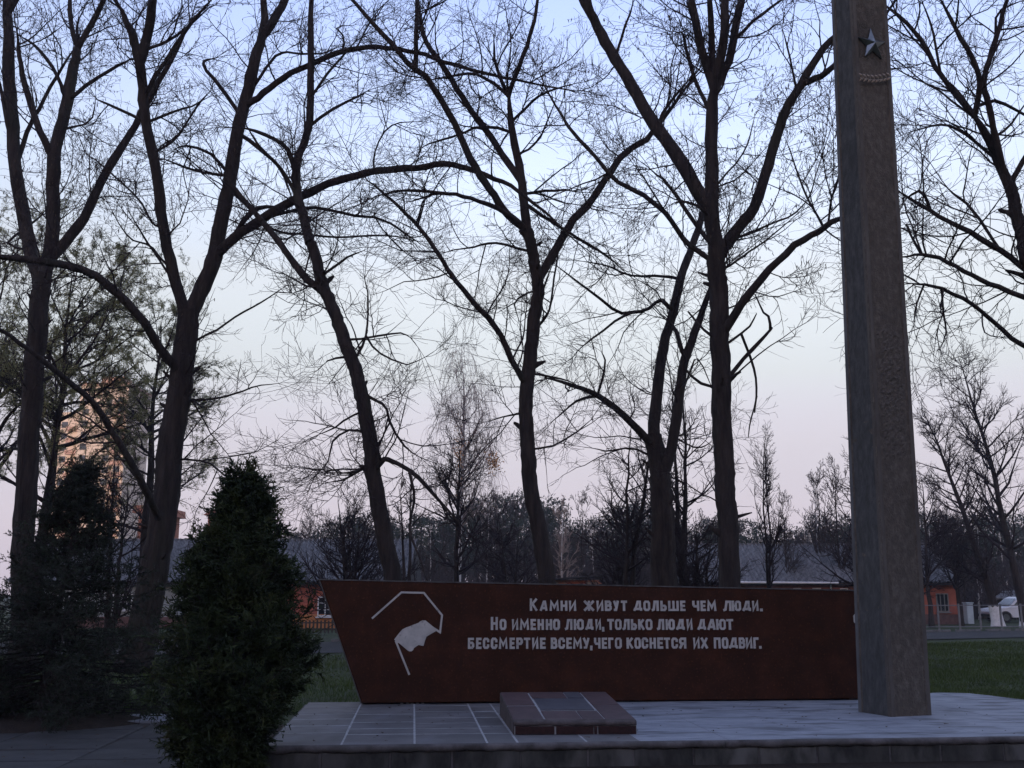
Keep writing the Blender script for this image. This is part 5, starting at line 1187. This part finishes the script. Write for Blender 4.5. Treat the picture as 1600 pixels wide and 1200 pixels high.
# leaders and stray shoots breaking the outline
nl = 60; zt = rng.uniform(.5, 1.04, nb)[:nl] * TH_; l, r = prof_lr(zt); l = (l - 372) / FPX * 9.6; r = (r - 372) / FPX * 9.6
f_ = rng.random(nl); base = np.stack([l + (r - l) * f_, rng.normal(size=nl) * .18 * (1 - zt / TH_), zt - .25], 1); base[:, 0] *= .75
dd = np.stack([base[:, 0] * .5 + rng.normal(size=nl) * .1, rng.normal(size=nl) * .12, np.ones(nl)], 1); hl_ = rng.uniform(.25, .48, nl)[:, None, None]
P = base[:, None] + norm(dd)[:, None] * np.linspace(0, 1, 6)[None, :, None] * hl_ + rng.normal(size=(nl, 6, 3)) * .006; P[:, :, 2] = np.minimum(P[:, :, 2], TH_ + .16)
b2 = grow(P, np.tile(np.linspace(.006, .002, 6), (nl, 1)), 9, (.06, .18), (.1, 1), (25, 50), 4, .1, .05, .005, .002, taper_t=.6); b3 = grow(*b2, 5, (.03, .07), (.1, 1), (30, 50), 2, .1, .03, .005, .002)
V, F = merge([tubes(P, np.tile(np.linspace(.006, .002, 6), (nl, 1)), 3), ribbons(b2[0], np.tile([.006, .006, .005, .003], (len(b2[0]), 1))), ribbons(b3[0], np.tile([.0065, .003], (len(b3[0]), 1)))])
link('shoots', np_mesh('shoots', V, F, M['thuja'], False), th, kind='stuff')
TP = np.array([[0, 0, -.02], [.01, 0, .6], [.02, 0, 1.6], [.09, 0, TH_ * .97]]); V, F = limb_mesh(TP, np.array([.05, .04, .025, .005]), 8); link('trunk', np_mesh('trunk', V, F, M['bark']), th)

# ------------------------------------------------------------------ grass blades on the visible lawn
rng = np.random.default_rng(77)
def in_frame(n, p0, p1, Y0, Y1, pw=1.0):
    Y = Y0 + (Y1 - Y0) * rng.random(n) ** pw; px = rng.uniform(p0, p1, n); return np.stack([(px - 800) / FPX * Y * .985, Y], 1)
G = np.vstack([in_frame(34000, 1430, 1720, 14.6, 36, 1.5), in_frame(26000, -60, 620, 14.6, 28, 1.4), in_frame(3000, 600, 1430, 14.6, 22)])
z0 = .012 * np.sin(G[:, 0] * .5 + G[:, 1] * .31) + .01 * np.sin(G[:, 1] * .7 - G[:, 0] * .2) - .026
n = len(G); hgt = rng.uniform(.03, .085, n) * (1 + .5 * np.sin(G[:, 0] * 1.3) * np.sin(G[:, 1] * 1.1)); b0_ = np.stack([G[:, 0], G[:, 1], z0], 1); ln_ = rng.normal(size=(n, 3)) * .018; ln_[:, 2] = 0
P = np.stack([b0_, b0_ + ln_ * 1.6 + np.stack([0 * hgt, 0 * hgt, hgt], 1)], 1)
V, F = ribbons(P, np.tile([.0045, .001], (n, 1)) * (1 + (G[:, 1:2] - 14) * .06)); link('grass', np_mesh('grass', V, F, M['grass'], False), kind='stuff', label='short green grass blades on the lawn behind the platform', cat='grass')

# ------------------------------------------------------------------ air
hm = bpy.data.materials.new('haze_air'); hm.use_nodes = True; hn = hm.node_tree.nodes; hn.remove(hn['Principled BSDF'])
pv_ = hn.new('ShaderNodeVolumePrincipled'); pv_.inputs['Density'].default_value = .00055; pv_.inputs['Color'].default_value = (.82, .86, 1, 1); pv_.inputs['Anisotropy'].default_value = .1
hm.node_tree.links.new(pv_.outputs[0], hn['Material Output'].inputs['Volume'])
mb = MB(); mb.box(-330, 330, -160, 420, -1.5, 62); link('haze', mb.mesh('haze', hm), kind='stuff', label='thin evening haze over the whole park', cat='haze')
print('TRIS', sum(len(o.data.loops) - 2 * len(o.data.polygons) for o in bpy.data.objects if o.type == 'MESH' and o.data))
